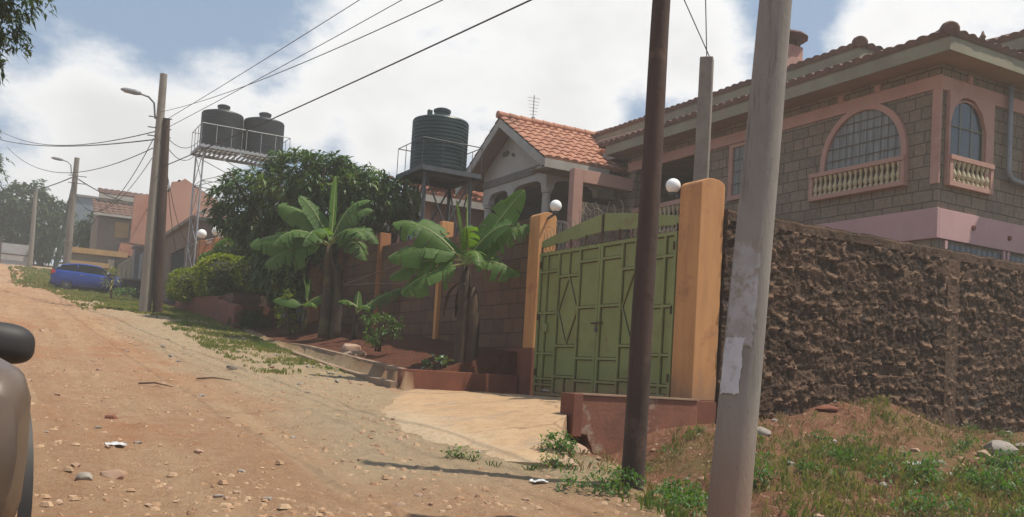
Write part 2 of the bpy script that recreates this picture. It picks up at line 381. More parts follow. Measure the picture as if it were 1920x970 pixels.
def ground_material():
    m, nt, p, out = newmat('laterite_ground'); v = pos(nt)
    s = N(nt, 'ShaderNodeSeparateXYZ'); nt.links.new(v, s.inputs[0])
    X, Y = s.outputs[0], s.outputs[1]
    def mr(val, a, b, to0=0, to1=1):
        n = N(nt, 'ShaderNodeMapRange'); n.interpolation_type = 'SMOOTHSTEP'
        for k, x in (('From Min', a), ('From Max', b), ('To Min', to0), ('To Max', to1)): n.inputs[k].default_value = x
        nt.links.new(val, n.inputs['Value']); return n.outputs[0]
    def mt(op, a, b=None):
        n = N(nt, 'ShaderNodeMath', operation=op)
        for i, q in enumerate((a, b)):
            if q is None: continue
            if isinstance(q, (int, float)): n.inputs[i].default_value = q
            else: nt.links.new(q, n.inputs[i])
        return n.outputs[0]
    wob = nz(nt, v, .45, 5, .6, .2, .8)
    xw = mt('ADD', X, mt('MULTIPLY', mt('SUBTRACT', wob, .5), 2.4))
    red1 = mixc(nt, nz(nt, v, 1.1, 6, .7, .3, .7), (.395, .222, .128), (.48, .315, .20))
    red = mixc(nt, nz(nt, v, 9, 5, .75, .45, .7), red1, (.38, .205, .115))
    red = mixc(nt, nz(nt, v, 26, 3, .7, .58, .68), red, (.50, .35, .225))
    red = mixc(nt, nz(nt, v, .6, 5, .7, .56, .74), red, (.40, .20, .105))
    grey = mixc(nt, nz(nt, v, 2.2, 6, .75, .3, .7), (.48, .38, .25), (.38, .285, .185))
    grey = mixc(nt, nz(nt, v, 22, 4, .7, .55, .72), grey, (.33, .23, .16))
    # pale trodden strip along the right edge of the road
    strip = mt('MULTIPLY', mr(xw, 2.2, 3.6), mt('SUBTRACT', 1, mr(xw, 5.6, 6.6)))
    strip = mt('MULTIPLY', strip, mr(Y, 6.2, 8.0))
    # long compacted wheel tracks, paler than the loose middle
    tr = nz(nt, v, 1.0, 4, .6, .42, .62, (2.4, .10, 1)); red = mixc(nt, mt('MULTIPLY', tr, .55), red, (.52, .36, .22))
    red = mixc(nt, nz(nt, v, .28, 5, .65, .50, .66), red, (.40, .19, .10))
    col = mixc(nt, mt('MULTIPLY', strip, .85), red, grey)
    # dug red-brown soil on the verge and in the planting bed
    soil = mixc(nt, nz(nt, v, 5, 6, .75, .3, .7), (.27, .125, .075), (.18, .08, .048))
    soil = mixc(nt, nz(nt, v, 17, 4, .7, .52, .7), soil, (.36, .22, .15))
    shaded_soil = mixc(nt, nz(nt, v, 6, 6, .75, .3, .7), (.17, .065, .038), (.10, .042, .027))  # bed copy of the soil, darkened to carry the tree shade in colour
    verge = mt('MULTIPLY', mr(xw, 4.6, 6.0), mt('SUBTRACT', 1, mr(Y, 9.6, 10.2)))
    bed = mt('MULTIPLY', mr(X, 5.95, 6.15), mr(Y, 14.2, 14.4))
    col = mixc(nt, mt('MAXIMUM', verge, bed), col, soil)
    col = mixc(nt, bed, col, shaded_soil)
    # thin green film where grass grows
    gm = mt('MULTIPLY', mr(xw, 4.0, 5.4), nz(nt, v, 1.3, 5, .7, .42, .62))
    gm = mt('MULTIPLY', gm, mt('ADD', mt('SUBTRACT', 1, mr(Y, 8.2, 9.2)), mr(Y, 15.5, 17)))
    gm = mt('MULTIPLY', gm, mt('SUBTRACT', 1, bed))
    col = mixc(nt, mt('MULTIPLY', gm, .6), col, (.16, .155, .05))
    # far ground is green and dull
    col = mixc(nt, mr(X, 9, 20, 0, .7), col, (.12, .12, .05))
    nt.links.new(col, p.inputs['Base Color']); p.inputs['Roughness'].default_value = 1
    p.inputs['Specular IOR Level'].default_value = .15
    n1 = bumpn(nt, p, nz(nt, v, 7, 8, .75, 0, 1), 1.0, .09)
    bumpn(nt, p, nz(nt, v, 45, 4, .7, 0, 1), .6, .02, n1)
    return m
g = MB(); g.v = vs; g.f = fs
go = g.build('ground', ground_material(), smooth=True, fixn=False); tag(go, kind='structure')

# driveway slab
sv = []; sf = []; nu, nw = 60, 60
for j in range(nw + 1):
    for i in range(nu + 1):
        u = i / nu; w = j / nw
        yb = lerp(9.76, 14.36, w); x = lerp(slab_edge(yb), 8.4, u)
        y = yb
        if w < .5:
            y = lerp(slab_right(x), lerp(9.76, 14.36, .5), w / .5)
            x = lerp(lerp(4.0, slab_edge(y), min(1, .3 + w)), 8.4, u); 
        jx = .22 * fbm(y * 1.1, 3, 0, 4) * (1 - u) ** 3; x += jx
        sv.append((x, y, slab_z(x, y) + .02 * fbm(x * 1.3, y * 1.3, 5, 4) + .02 - .10 * max(0, 1 - u * 8) ** 1.0))
for j in range(nw):
    for i in range(nu): sf.append((j * (nu + 1) + i, j * (nu + 1) + i + 1, (j + 1) * (nu + 1) + i + 1, (j + 1) * (nu + 1) + i))
# skirt
ring = [i for i in range(nu + 1)] + [j * (nu + 1) + nu for j in range(1, nw + 1)] + [nw * (nu + 1) + i for i in range(nu - 1, -1, -1)] + [j * (nu + 1) for j in range(nw - 1, 0, -1)]
b0 = len(sv)
for r_ in ring: sv.append((sv[r_][0] + .04 * R(), sv[r_][1] + .03 * R(), sv[r_][2] - .35))
for k in range(len(ring)): sf.append((ring[k], b0 + k, b0 + (k + 1) % len(ring), ring[(k + 1) % len(ring)]))
s_ = MB(); s_.v = sv; s_.f = sf
tag(s_.build('driveway', M['slab'], smooth='auto'), kind='structure')

# ------------------------------------------------------------------ rough stone wall
def stone_wall():
    y0 = 9.73; x0, x1, z0, z1 = 8.66, 19.5, .55, 3.97
    xs = []; x = x0
    while x < x1: xs.append(x); x += .024 if x < 16 else .08
    zs = list(np.arange(z0, z1, .024)) + [z1]
    v = []; att = []; cel = []; cells = {}
    rnd = random.Random(3)
    def cell(i, j):
        if (i, j) not in cells: cells[(i, j)] = (rnd.random(), rnd.random(), rnd.random())
        return cells[(i, j)]
    for z in zs:
        for x in xs:
            wz = z + .16 * fbm(x * .9, z * 1.1, 0, 3); rh = .235
            j = floor(wz / rh); fz = wz / rh - j
            rr = random.Random(j * 13 + 5).random(); bw = .46
            wx = x + .16 * fbm(x * 1.6, z * 1.6, 4, 3) + rr * bw
            i = floor(wx / bw); fx = wx / bw - i
            c = cell(i, j)
            d = min(fz, 1 - fz) * rh; d2 = min(fx, 1 - fx) * bw; jd = min(d, d2 * 1.1)
            gg = max(0, min(1, .45 + 1.5 * fbm(x * 1.7, z * 1.7, 14, 2)))
            stone = (.03 + .06 * c[0]) * (1 - gg * (1 - min(1, jd / .03))) + .05 * (c[1] - .5) * (fx - .5) * 2 + .05 * (c[2] - .5) * (fz - .5) + .045 * fbm(x * 8, z * 8, 1.5, 4)
            rag = fbm(x * 8.0, z * 9, 2.2, 4) * 1.5 + .0 + .25 * noise.noise(Vector((x * .9, z * .9, 8)))
            mort = min(.6, max(0, rag)) * max(0, 1 - jd / .075)
            h = stone * (1 - min(1, mort * 2)) + mort * .24 + .024 * fbm(x * 16, z * 16, 3, 3) + .02 * fbm(x * 3, z * 3, 11, 2)
            px_ = max(0, 1 - abs(x - 13.5) / .16)
            if px_ > 0: h = max(h, .09 + .015 * fbm(x * 14, z * 14, 9, 3)); mort = max(mort, .10)
            if z > z1 - .16: h = .085 + .03 * fbm(x * 7, z * 7, 1, 3); mort = .06
            if z > z1 - .02: h -= .03
            v.append((x, y0 - h * .60, z + (.02 * fbm(x * 3, 0, 0, 3) if z > z1 - .1 else 0))); att.append(min(1.0, mort * 2.6)); cel.append(c[2])
    n = len(xs); m = len(zs)
    f = [(j * n + i, j * n + i + 1, (j + 1) * n + i + 1, (j + 1) * n + i) for j in range(m - 1) for i in range(n - 1)]
    mb = MB(); mb.v = v; mb.f = f
    b = len(mb.v); top = (m - 1) * n
    for i in range(n): mb.v.append((xs[i], y0 + .3, mb.v[top + i][2])); att.append(.15)
    for i in range(n - 1): mb.f.append((top + i, top + i + 1, b + i + 1, b + i))
    b2 = len(mb.v)
    for i in range(n): mb.v.append((xs[i], y0 + .3, z0)); att.append(.1)
    for i in range(n - 1): mb.f.append((b + i, b + i + 1, b2 + i + 1, b2 + i))
    mb.f.append(tuple([j * n for j in range(m)] + [b, b2]))
    mt, nt, p, out = newmat('rough_stone'); P = pos(nt)
    a = N(nt, 'ShaderNodeAttribute', attribute_name='mortar')
    st = mixc(nt, nz(nt, P, 3.2, 5, .7, .3, .7), (.10, .058, .037), (.055, .034, .024))
    ca = N(nt, 'ShaderNodeAttribute', attribute_name='cell'); cr_ = N(nt, 'ShaderNodeMapRange'); cr_.inputs['To Min'].default_value = .5; cr_.inputs['To Max'].default_value = 1.55; nt.links.new(ca.outputs['Fac'], cr_.inputs['Value'])
    sc_ = N(nt, 'ShaderNodeVectorMath', operation='SCALE'); nt.links.new(st, sc_.inputs[0]); nt.links.new(cr_.outputs[0], sc_.inputs['Scale']); st = sc_.outputs[0]
    st = mixc(nt, nz(nt, P, 1.5, 4, .7, .62, .72), st, (.11, .11, .105))
    st = mixc(nt, nz(nt, P, 20, 3, .7, .5, .7), st, (.13, .085, .06))
    mo = mixc(nt, nz(nt, P, 11, 5, .7, .3, .7), (.27, .17, .11), (.14, .085, .058))
    af = N(nt, 'ShaderNodeMapRange'); af.inputs['From Min'].default_value = .05; af.inputs['From Max'].default_value = .75
    nt.links.new(a.outputs['Fac'], af.inputs['Value'])
    nt.links.new(mixc(nt, af.outputs[0], st, mo), p.inputs['Base Color']); p.inputs['Roughness'].default_value = 1
    p.inputs['Specular IOR Level'].default_value = .2
    bumpn(nt, p, nz(nt, P, 40, 5, .75, 0, 1), .9, .03)
    o = mb.build('stone_wall', mt, loc=(x0, y0, z0), fixn=False)
    at = o.data.attributes.new('mortar', 'FLOAT', 'POINT'); at.data.foreach_set('value', att)
    a2 = o.data.attributes.new('cell', 'FLOAT', 'POINT'); a2.data.foreach_set('value', cel + [.5] * (len(att) - len(cel)))
    tag(o, 'tall dark rough stone wall with ragged mortar at right', 'wall')
stone_wall()

# ------------------------------------------------------------------ boundary wall (blocks, orange posts)
bw = thing('boundary_wall', 'dark brown block wall with orange posts behind the banana plants', 'wall', (8.21, 14.2, 1.2))
bays = [(14.32, 18.0, 4.35, 1.2), (18.14, 21.6, 4.52, 1.6), (21.76, 24.6, 4.78, 2.0), (24.76, 27.4, 4.95, 2.3)]
for i, (a, b, t, z) in enumerate(bays):
    child('wall_panel', MB().box(8.25, 8.43, a, b, z, t), M['wall_block'], bw)
for (a, b, z0, z1) in ((18.0, 18.14, 1.4, 4.72), (21.6, 21.76, 1.9, 4.86), (24.6, 24.76, 2.2, 5.0)):
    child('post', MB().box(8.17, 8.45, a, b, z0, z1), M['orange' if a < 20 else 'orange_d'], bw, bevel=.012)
child('plinth', MB().box(8.215, 8.25, 14.3, 18.0, 1.2, 2.02).box(8.225, 8.25, 18.14, 20.5, 1.6, 2.12), M['plinth'], bw)

# gate pillars
def pillar(name, label, x0, x1, y0, y1, zb, zt, zs):
    t = thing(name, label, 'pillar', ((x0 + x1) / 2, (y0 + y1) / 2, zb), 'orange gate pillars')
    r = (x1 - x0) / 2; cx = (x0 + x1) / 2
    pts = [(x0, zs), (x1, zs)] + [(cx + r * cos(a), zt - .09 + .09 * sin(a)) for a in np.linspace(0, pi, 9)]
    child('shaft', MB().prism('y', pts, y0, y1), M['orange'], t, bevel=.012)
    child('base', MB().box(x0 - .012, x1 + .012, y0 - .012, y1 + .012, zb - .15, zs), M['plinth'], t, bevel=.01)
    return t
pillar('gate_pillar', 'orange round topped gate pillar right of the green gate, beside the stone wall', 8.21, 8.63, 9.72, 10.17, .85, 4.36, 1.33)
pillar('gate_pillar', 'orange round topped gate pillar left of the green gate, beside the block wall', 8.20, 8.55, 13.96, 14.32, 1.15, 4.42, 2.02)
def globe(c, arm, label, r=.105, group='white globe lamps on the walls'):
    t = thing('globe_lamp', label, 'lamp', c, group)
    m = MB().sphere(c, r, 24); child('globe', m, M['globe'], t, smooth=True)
    m = MB().lathe(c[0], c[1], [(.035, c[2] - r - .05), (.055, c[2] - r - .03), (.05, c[2] - r + .02)], 12)
    if arm: m.tube([(c[0], c[1], c[2] - r - .03), arm], .022, 6)
    child('bracket', m, M['dark_steel'], t)
    return t
globe((8.16, 10.27, 4.30), (8.3, 10.1, 4.1), 'white globe lamp on the right orange gate pillar')
globe((8.36, 13.72, 4.50), (8.36, 14.0, 4.3), 'white globe lamp on the left orange gate pillar')

# ------------------------------------------------------------------ green gate
def gate():
    t = thing('metal_gate', 'green double leaf metal gate with diamond panels and curved spikes', 'gate', (8.245, 12.03, 1.2))
    X = 8.245; yL, yC, yR = 13.90, 12.05, 10.20; zb, zt = 1.22, 3.66
    for nm, (a, b) in (('left', (yC + .015, yL)), ('right', (yR, yC - .015))):
        s = 1 if nm == 'left' else -1
        Yf = lambda f: yC + s * (.015 + f * 1.83)
        leaf = child('gate_leaf', MB().box(X, X + .02, a, b, zb + .03, zt), M['gate_green'], t)
        fr = MB(); ru = MB()
        def vb(f, z0, z1, w=.02):
            y = Yf(f); fr.box(X - .035, X, y - w, y + w, z0, z1); ru.box(X - .008, X + .001, y - w - .012, y + w + .012, z0, z1)
        def hb(f0, f1, z, w=.018):
            y0, y1 = sorted((Yf(f0), Yf(f1))); fr.box(X - .033, X, y0, y1, z - w, z + w); ru.box(X - .007, X + .0012, y0, y1, z - w - .014, z + w + .012)
        vb(.011, zb, zt, .028); vb(.989, zb, zt, .028); vb(.31, zb, zt); vb(.66, zb, zt); vb(.865, zb, zt - .0)
        hb(0, 1, zt - .02, .026); hb(0, 1, zb + .025, .026)
        for z in (3.33, 2.62, 1.93, 1.50): hb(0.66, 1, z)
        hb(.66, 1, 1.40 if nm == 'left' else 1.36)
        for z in (3.22, 2.06, 1.55): hb(.31, .66, z)
        vb(.485, zb, 1.55, .012); vb(.485, 3.22, zt, .012)
        for z in (3.42, 2.68, 1.86, 1.50): hb(0, .31, z)
        ya, yb, ym = Yf(.33), Yf(.64), Yf(.485)
        for p, q in (((ym, 3.2), (yb, 2.64)), ((yb, 2.64), (ym, 2.08)), ((ym, 2.08), (ya, 2.64)), ((ya, 2.64), (ym, 3.2))):
            fr.bar((X - .02, *p), (X - .02, *q), .02); ru.bar((X - .003, *p), (X - .003, *q), .03)
        child('frame', fr, M['gate_green'], leaf); child('rust_shade_line', ru, M['rust'], leaf)  # brown lines beside the bars: weld rust plus bar shadow put into colour
        if nm == 'left':
            child('latch_box', MB().box(X - .04, X - .001, 13.55, 13.68, 2.3, 2.44), M['gate_green'], leaf)
            child('handle_slot', MB().box(X - .012, X - .001, 13.4, 13.72, 1.30, 1.315), M['bwhite'], leaf)
    for y in (13.86, 10.24):
        for z in (1.55, 2.5, 3.4): child('hinge', MB().lathe(X - .03, y, [(.018, z), (.022, z + .01), (.022, z + .11), (.018, z + .12)], 10), M['rust'], t)
    child('padlock', MB().box(X - .06, X - .036, yC - .03, yC + .03, 2.28, 2.34).tube([(X - .048, yC - .02, 2.34), (X - .048, yC - .02, 2.37), (X - .048, yC, 2.385), (X - .048, yC + .02, 2.37), (X - .048, yC + .02, 2.34)], .006, 6), M['dark_steel'], t)
    child('slide_bolt', MB().box(X - .055, X - .035, yC - .16, yC + .14, 2.40, 2.425), M['rust'], t)
    # arched head plate
    up = lambda y: 4.14 - .26 * abs((y - yC) / 1.85) ** 1.25
    lo = lambda y: 3.86 - .10 * abs((y - yC) / 1.85)
    ys = np.linspace(yR, yL, 25)
    pts = [(y, lo(y)) for y in ys] + [(y, up(y)) for y in ys[::-1]]
    hp = child('head_plate', MB().prism('x', pts, X - .01, X + .015), M['gate_green'], t)
    m = MB()
    for y in np.linspace(yR + .02, yL - .02, 9): m.box(X - .02, X + .01, y - .012, y + .012, zt - .01, lo(y) + .02)
    m.box(X - .03, X - .008, yC - .02, yC + .02, zt, 4.13)
    for k in range(30):
        y = lerp(yR, yL, (k + .5) / 30); r_ = .05
        m.tube([(X, y + r_ * cos(a), (zt + .085) + r_ * 1.2 * sin(a)) for a in np.linspace(0, 2 * pi, 9)], .005, 4, cap=False)
    child('scroll_bar', m, M['rust'], t)
    rr = random.Random(4)
    for k in range(34):
        y = lerp(yR + .05, yL - .05, k / 33); z = up(y) - .02
        if k % 2 == 0 or rr.random() < .6:
            h = rr.uniform(.12, .26); c = rr.uniform(-.16, .16) + (.10 if y > yC else -.05)
            child('spike', MB().tube([(X, y, z), (X, y + c * .1, z + h * .6), (X - .02, y + c * .6, z + h), (X - .05, y + c * 1.1, z + h * .9)], [.008, .007, .006, .002], 4), M['concrete2'], t)
gate()
# ------------------------------------------------------------------ planter walls, kerbs, low wall
def poly_wall(name, label, path, th, mat, cat='wall', steps=30, zbot=-.5):
    """path: (x, y, top z); thickness towards +x"""
    m = MB(); n = len(path)
    vsl = []
    for (x, y, z) in path:
        q = .012 * fbm(y * 3, x, 0, 3)
        vsl += [(x + q, y, z + zbot), (x + q, y, z + q), (x + th + q, y, z + q * .5), (x + th + q, y, z + zbot)]
    f = []
    for i in range(n - 1):
        for k in range(4): f.append((i * 4 + k, i * 4 + (k + 1) % 4, (i + 1) * 4 + (k + 1) % 4, (i + 1) * 4 + k))
    f += [(0, 1, 2, 3), ((n - 1) * 4 + 3, (n - 1) * 4 + 2, (n - 1) * 4 + 1, (n - 1) * 4)]
    m.add(vsl, f)
    return tag(m.build(name, mat, loc=path[0][:2] + (path[0][2] + zbot,), bevel=.01), label, cat)
p1 = [(6.03 - .00 * k, y, float(np.interp(y, [14.5, 16, 18, 20, 22], [1.525, 1.63, 1.78, 1.92, 2.0]))) for k, y in enumerate(np.linspace(14.56, 21.5, 28))]
poly_wall('planter_kerb', 'upper step of the curved concrete kerb holding the banana bed', p1, .14, M['kerb'], 'kerb')
p2 = [(5.80 - .10 * ((y - 14.4) / 7) ** 2, y, float(np.interp(y, [14.4, 15.5, 17, 19, 21, 23], [1.31, 1.36, 1.47, 1.66, 1.86, 2.05]))) for y in np.linspace(14.42, 22.6, 32)]
poly_wall('planter_kerb', 'lower step of the curved concrete kerb along the dirt road', p2, .16, M['kerb'], 'kerb', zbot=-.6)
m = MB().box(5.96, 8.19, 14.38, 14.54, .85, 1.53)
tag(m.build('planter_wall', M['plinth'], loc=(6.1, 14.4, 1.1), bevel=.012), 'low red brown wall along the left side of the concrete driveway', 'wall')
m = MB()
pts = [(6.26, 1.33), (6.26, .86), (6.45, .84), (6.55, .62), (7.0, .45), (8.18, .45), (8.18, 1.33)]
lw = thing('low_wall', 'low worn brown wall in front of the gate behind the wooden pole', 'wall', (7.2, 9.6, .7))
child('wall_body', MB().prism('y', pts, 9.55, 9.75), pm('worn_brown', (.25, .10, .06), (.17, .07, .045), 2.5, .95, .6, 25, .01, c3=(.34, .24, .17), s3=1.6, lo3=.56, hi3=.62), lw, bevel=.012)
child('end_pier', MB().box(6.2, 6.34, 9.50, 9.80, .82, 1.345), M['plinth'], lw, bevel=.01)
child('coping', MB().box(6.34, 8.18, 9.53, 9.77, 1.331, 1.352), pm('worn_cap', (.36, .24, .16), (.28, .17, .11), 6, .95), lw)

# ------------------------------------------------------------------ tile roofs
def tile_slope(mb, p0, du, dv, W, L, lo=None, hi=None, tw=.24, tl=.34, amp=.045, seed=0):
    """p0 eave start; du unit along eave; dv unit up the slope; lo/hi(s) clip along u at slope distance s"""
    p0, du, dv = Vector(p0), Vector(du).normalized(), Vector(dv).normalized()
    nrm = du.cross(dv).normalized()
    if nrm.z < 0: nrm = -nrm
    nuu = int(W / tw * 6) + 1; us = [W * i / (nuu - 1) for i in range(nuu)]
    rows = int(L / tl); rnd = random.Random(seed)
    lines = [(0, -.05)]
    for r in range(rows + 1):
        lines.append((r * tl, .035)); lines.append((min(L, r * tl + tl * .98), 0.0))
    jit = {}
    verts = []
    for li, (s, base) in enumerate(lines):
        a = lo(s) if lo else 0; b = hi(s) if hi else W
        for u in us:
            uu = max(a, min(b, u)); k = (int(uu / tw), li // 2)
            if k not in jit: jit[k] = rnd.uniform(-.008, .012)
            h = base + (amp * abs(sin(pi * uu / tw)) ** .8 + jit[k] if li > 0 else 0)
            verts.append(p0 + du * uu + dv * (s + (jit[k] if li else 0)) + nrm * h)
    faces = []
    for j in range(len(lines) - 1):
        for i in range(nuu - 1):
            q = (j * nuu + i, j * nuu + i + 1, (j + 1) * nuu + i + 1, (j + 1) * nuu + i)
            if (verts[q[0]] - verts[q[1]]).length > 1e-5 or (verts[q[2]] - verts[q[3]]).length > 1e-5: faces.append(q)
    mb.add(verts, faces)
def ridge_tiles(mb, a, b, r=.10, step=.36):
    a, b = Vector(a), Vector(b); n = max(1, int((b - a).length / step)); d = (b - a) / n
    for i in range(n):
        p = a + d * i; mb.tube([p - d * .06, p + d * 1.0], [r * 1.12, r * .95], 10)
def hip_block(parent, x0, x1, y0, y1, z, pitch=21, mat='tile_dark', nm='roof', far=False, ridge=True):
    """four-sided hipped tile roof over eave rectangle"""
    t = math.tan(radians(pitch)); hw = min(x1 - x0, y1 - y0) / 2; c = cos(radians(pitch)); Ls = hw / c
    m = MB(); tw, tl = (.24, .34) if not far else (.5, .7)
    dirs = [((x0, y1, z), (0, -1, 0), (1, 0, t), y1 - y0), ((x0, y0, z), (1, 0, 0), (0, 1, t), x1 - x0),
            ((x1, y0, z), (0, 1, 0), (-1, 0, t), y1 - y0), ((x1, y1, z), (-1, 0, 0), (0, -1, t), x1 - x0)]
    for i, (p, du, dv, W) in enumerate(dirs):
        tile_slope(m, p, du, dv, W, Ls, lambda s: s * c, lambda s, W=W: W - s * c, tw, tl, seed=i)
    ro = child(nm, m, M[mat], parent, smooth='auto', fixn=False)
    if ridge:
        m = MB(); zt = z + hw * t
        if x1 - x0 > y1 - y0: ra, rb = (x0 + hw, y0 + hw, zt), (x1 - hw, y0 + hw, zt); cs = [((x0, y0), ra), ((x0, y1), ra), ((x1, y0), rb), ((x1, y1), rb)]
        else: ra, rb = (x0 + hw, y0 + hw, zt), (x0 + hw, y1 - hw, zt); cs = [((x0, y0), ra), ((x1, y0), ra), ((x0, y1), rb), ((x1, y1), rb)]
        for (cx, cy), q in cs: ridge_tiles(m, (cx, cy, z + .05), (q[0], q[1], q[2] + .05))
        if ra != rb: ridge_tiles(m, (ra[0], ra[1], ra[2] + .05), (rb[0], rb[1], rb[2] + .05))
        child('ridge_cap', m, M[mat], ro, smooth='auto')
    return ro
def fascia_ring(parent, x0, x1, y0, y1, z0, z1, mat='fascia', soff=True, th=.03, ov=.7):
    m = MB(); m.box(x0, x0 + th, y0, y1, z0, z1).box(x1 - th, x1, y0, y1, z0, z1).box(x0 + th, x1 - th, y0, y0 + th, z0, z1).box(x0 + th, x1 - th, y1 - th, y1, z0, z1)
    child('fascia', m, M[mat], parent)
    if soff: child('soffit', MB().box(x0 + th, x1 - th, y0 + th, y1 - th, z0 + .03, z0 + .05), M['soffit'], parent)

# balustrade as one panel: baluster row with rails
def baluster_prof(h, r=.055):
    return [(r * .9, 0), (r * .9, h * .08), (r * .45, h * .13), (r * 1.0, h * .30), (r * 1.05, h * .38), (r * .4, h * .62), (r * .35, h * .70), (r * .8, h * .86), (r * .9, h * .92), (r * .9, h)]
def balustrade(parent, a, b, z0, z1, th, ax, mat='cream', frame='pink', rail=.09, side=.09, r=.06, back=True, n=None):
    """panel along axis ax ('y' => spans y at fixed x-range th)"""
    L = b - a; t0, t1 = th; f = MB()
    def bx(p, q, z, w, e=0):
        if ax == 'y': f.box(t0 - e, t1, p, q, z, w)
        else: f.box(p, q, t0 - e, t1, z, w)
    bx(a, b, z0, z0 + rail); bx(a, b, z1 - rail, z1, .02)
    bx(a, a + side, z0 + rail, z1 - rail); bx(b - side, b, z0 + rail, z1 - rail)
    o = child('balustrade', f, M[frame], parent, bevel=.006)
    n = n or max(2, int((L - 2 * side) / (r * 2.15)))
    for i in range(n):
        c = a + side + (L - 2 * side) * (i + .5) / n; mid = (t0 + t1) / 2
        h = z1 - z0 - 2 * rail
        m = MB()
        pr = [(rr_, z0 + rail + zz) for rr_, zz in baluster_prof(h, r)]
        if ax == 'y': m.lathe(mid - .01, c, pr, 10)
        else: m.lathe(c, mid - .01, pr, 10)
        child('baluster', m, M[mat], o, smooth='auto')
    return o

# ------------------------------------------------------------------ two storey stone house (right)
XH, YH = 14.83, 11.02
H = thing('stone_house', 'two storey grey stone house with pink bands and arched windows', 'house', (XH, YH, 1.2))
w = MB()
w.box(XH, 24.5, YH, 17.5, .8, 7.72)
w.box(XH, 24.5, 17.5, 20.6, .8, 5.18)
w.box(XH, 24.5, 17.5, 20.6, 7.24, 7.72)
w.box(16.4, 24.5, 17.5, 20.6, 5.18, 7.24)
w.box(XH, 16.4, 20.3, 20.6, 5.18, 7.24)
child('wall', w, M['house_block'], H)
b = MB()
b.box(XH - .035, XH, YH + .55, 20.62, 7.25, 7.50).box(XH - .035, XH + .001, YH - .035, YH + .15, 5.48, 7.25).box(XH - .035, XH, YH - .035, YH + .55, 7.25, 7.50)
b.box(XH, 24.5, YH - .035, YH, 7.22, 7.48)
child('upper_band', b, M['pink'], H, bevel=.006)
b = MB().box(XH - .06, XH, YH - .06, 20.6, 4.47, 5.03).box(XH, 24.5, YH - .06, YH, 4.47, 5.02)
child('lower_band', b, M['pink_base'], H, bevel=.008)
for y in (12.35, 13.25): child('vent_block', MB().box(XH - .04, XH, y, y + .14, 7.505, 7.64).box(XH - .055, XH - .04, y + .02, y + .12, 7.53, 7.61), M['pink'], H)
for x in (15.55, 17.9): child('vent_block', MB().box(x, x + .14, YH - .04, YH, 7.485, 7.62).box(x + .02, x + .12, YH - .055, YH - .04, 7.51, 7.59), M['pink'], H)
child('shade_panel', MB().box(16.36, 16.395, 17.52, 20.28, 5.2, 7.22), M['deep'], H)  # near-black sheet added to put the balcony recess shade into colour
def arch_pts(c, hw, z0, zs, rise, n=20):
    return [(c - hw, z0), (c + hw, z0)] + [(c + hw * cos(a), zs + rise * sin(a)) for a in np.linspace(0, pi, n)]
def arch_window(axn, plane, c, hw, z0, zs, rise, fw, mat, nbx, zbars, curtain, bars='bars', dep=.09):
    """axn 'x' : window in plane x=plane looking -x, c along y."""
    s = -1
    outer = arch_pts(c, hw + fw, z0, zs, rise + fw); inner = arch_pts(c, hw, z0, zs, rise)
    fr = MB(); n = len(outer)
    def P3(p, d):
        return (plane - d, p[0], p[1]) if axn == 'x' else (p[0], plane - d, p[1])
    idx = list(range(1, n)) + [0]
    vs_ = []
    for k in idx: vs_ += [P3(outer[k], -.01), P3(outer[k], dep), P3(inner[k], dep), P3(inner[k], -.01)]
    f_ = []
    m_ = len(idx)
    for i in range(m_ - 1):
        for k in range(4): f_.append((i * 4 + k, i * 4 + (k + 1) % 4, (i + 1) * 4 + (k + 1) % 4, (i + 1) * 4 + k))
    f_ += [(0, 1, 2, 3), ((m_ - 1) * 4 + 3, (m_ - 1) * 4 + 2, (m_ - 1) * 4 + 1, (m_ - 1) * 4)]
    fr.add(vs_, f_)
    wn = child('window', fr, M[mat], H)
    g_ = MB(); gp = [P3(p, .012) for p in inner]; g_.add(gp, [tuple(range(len(gp)))])
    child('pane', g_, M[curtain], wn)
    bm_ = MB()
    top = lambda u: zs + rise * sqrt(max(0, 1 - ((u - c) / hw) ** 2))
    for i in range(nbx + 1):
        u = c - hw + 2 * hw * i / nbx; u = max(c - hw + .012, min(c + hw - .012, u))
        bm_.bar(P3((u, z0), .03), P3((u, top(u)), .03), .011)
    for z in zbars:
        q = hw if z <= zs else hw * sqrt(max(0, 1 - ((z - zs) / rise) ** 2))
        bm_.bar(P3((c - q, z), .034), P3((c + q, z), .034), .013)
    child('window_bars', bm_, M[bars], wn)
    return wn
arch_window('x', XH, 12.72, .93, 6.10, 6.22, .98, .12, 'pink', 11, (6.30, 6.55, 6.80, 7.0), 'curtain', dep=.075)
balustrade(H, 11.66, 14.0, 5.53, 6.10, (XH - .13, XH), 'y', n=17, r=.052)
# narrow window behind the concrete pole
wn = child('window', MB().box(XH - .06, XH, 15.28, 15.38, 6.0, 7.22).box(XH - .06, XH, 16.45, 16.57, 6.0, 7.22).box(XH - .07, XH, 15.28, 16.57, 5.9, 6.0).box(XH - .055, XH, 15.38, 16.45, 7.14, 7.22), M['pink'], H)
child('pane', MB().box(XH - .012, XH, 15.38, 16.45, 6.0, 7.14), M['curtain'], wn)
m = MB()
for y in np.linspace(15.42, 16.41, 7): m.bar((XH - .03, y, 6), (XH - .03, y, 7.14), .011)
for z in (6.28, 6.56, 6.84): m.bar((XH - .034, 15.38, z), (XH - .034, 16.45, z), .012)
child('window_bars', m, M['bars'], wn)
# balcony front
balustrade(H, 17.52, 20.28, 5.3, 6.18, (XH - .10, XH + .06), 'y', n=15, r=.07, rail=.12)
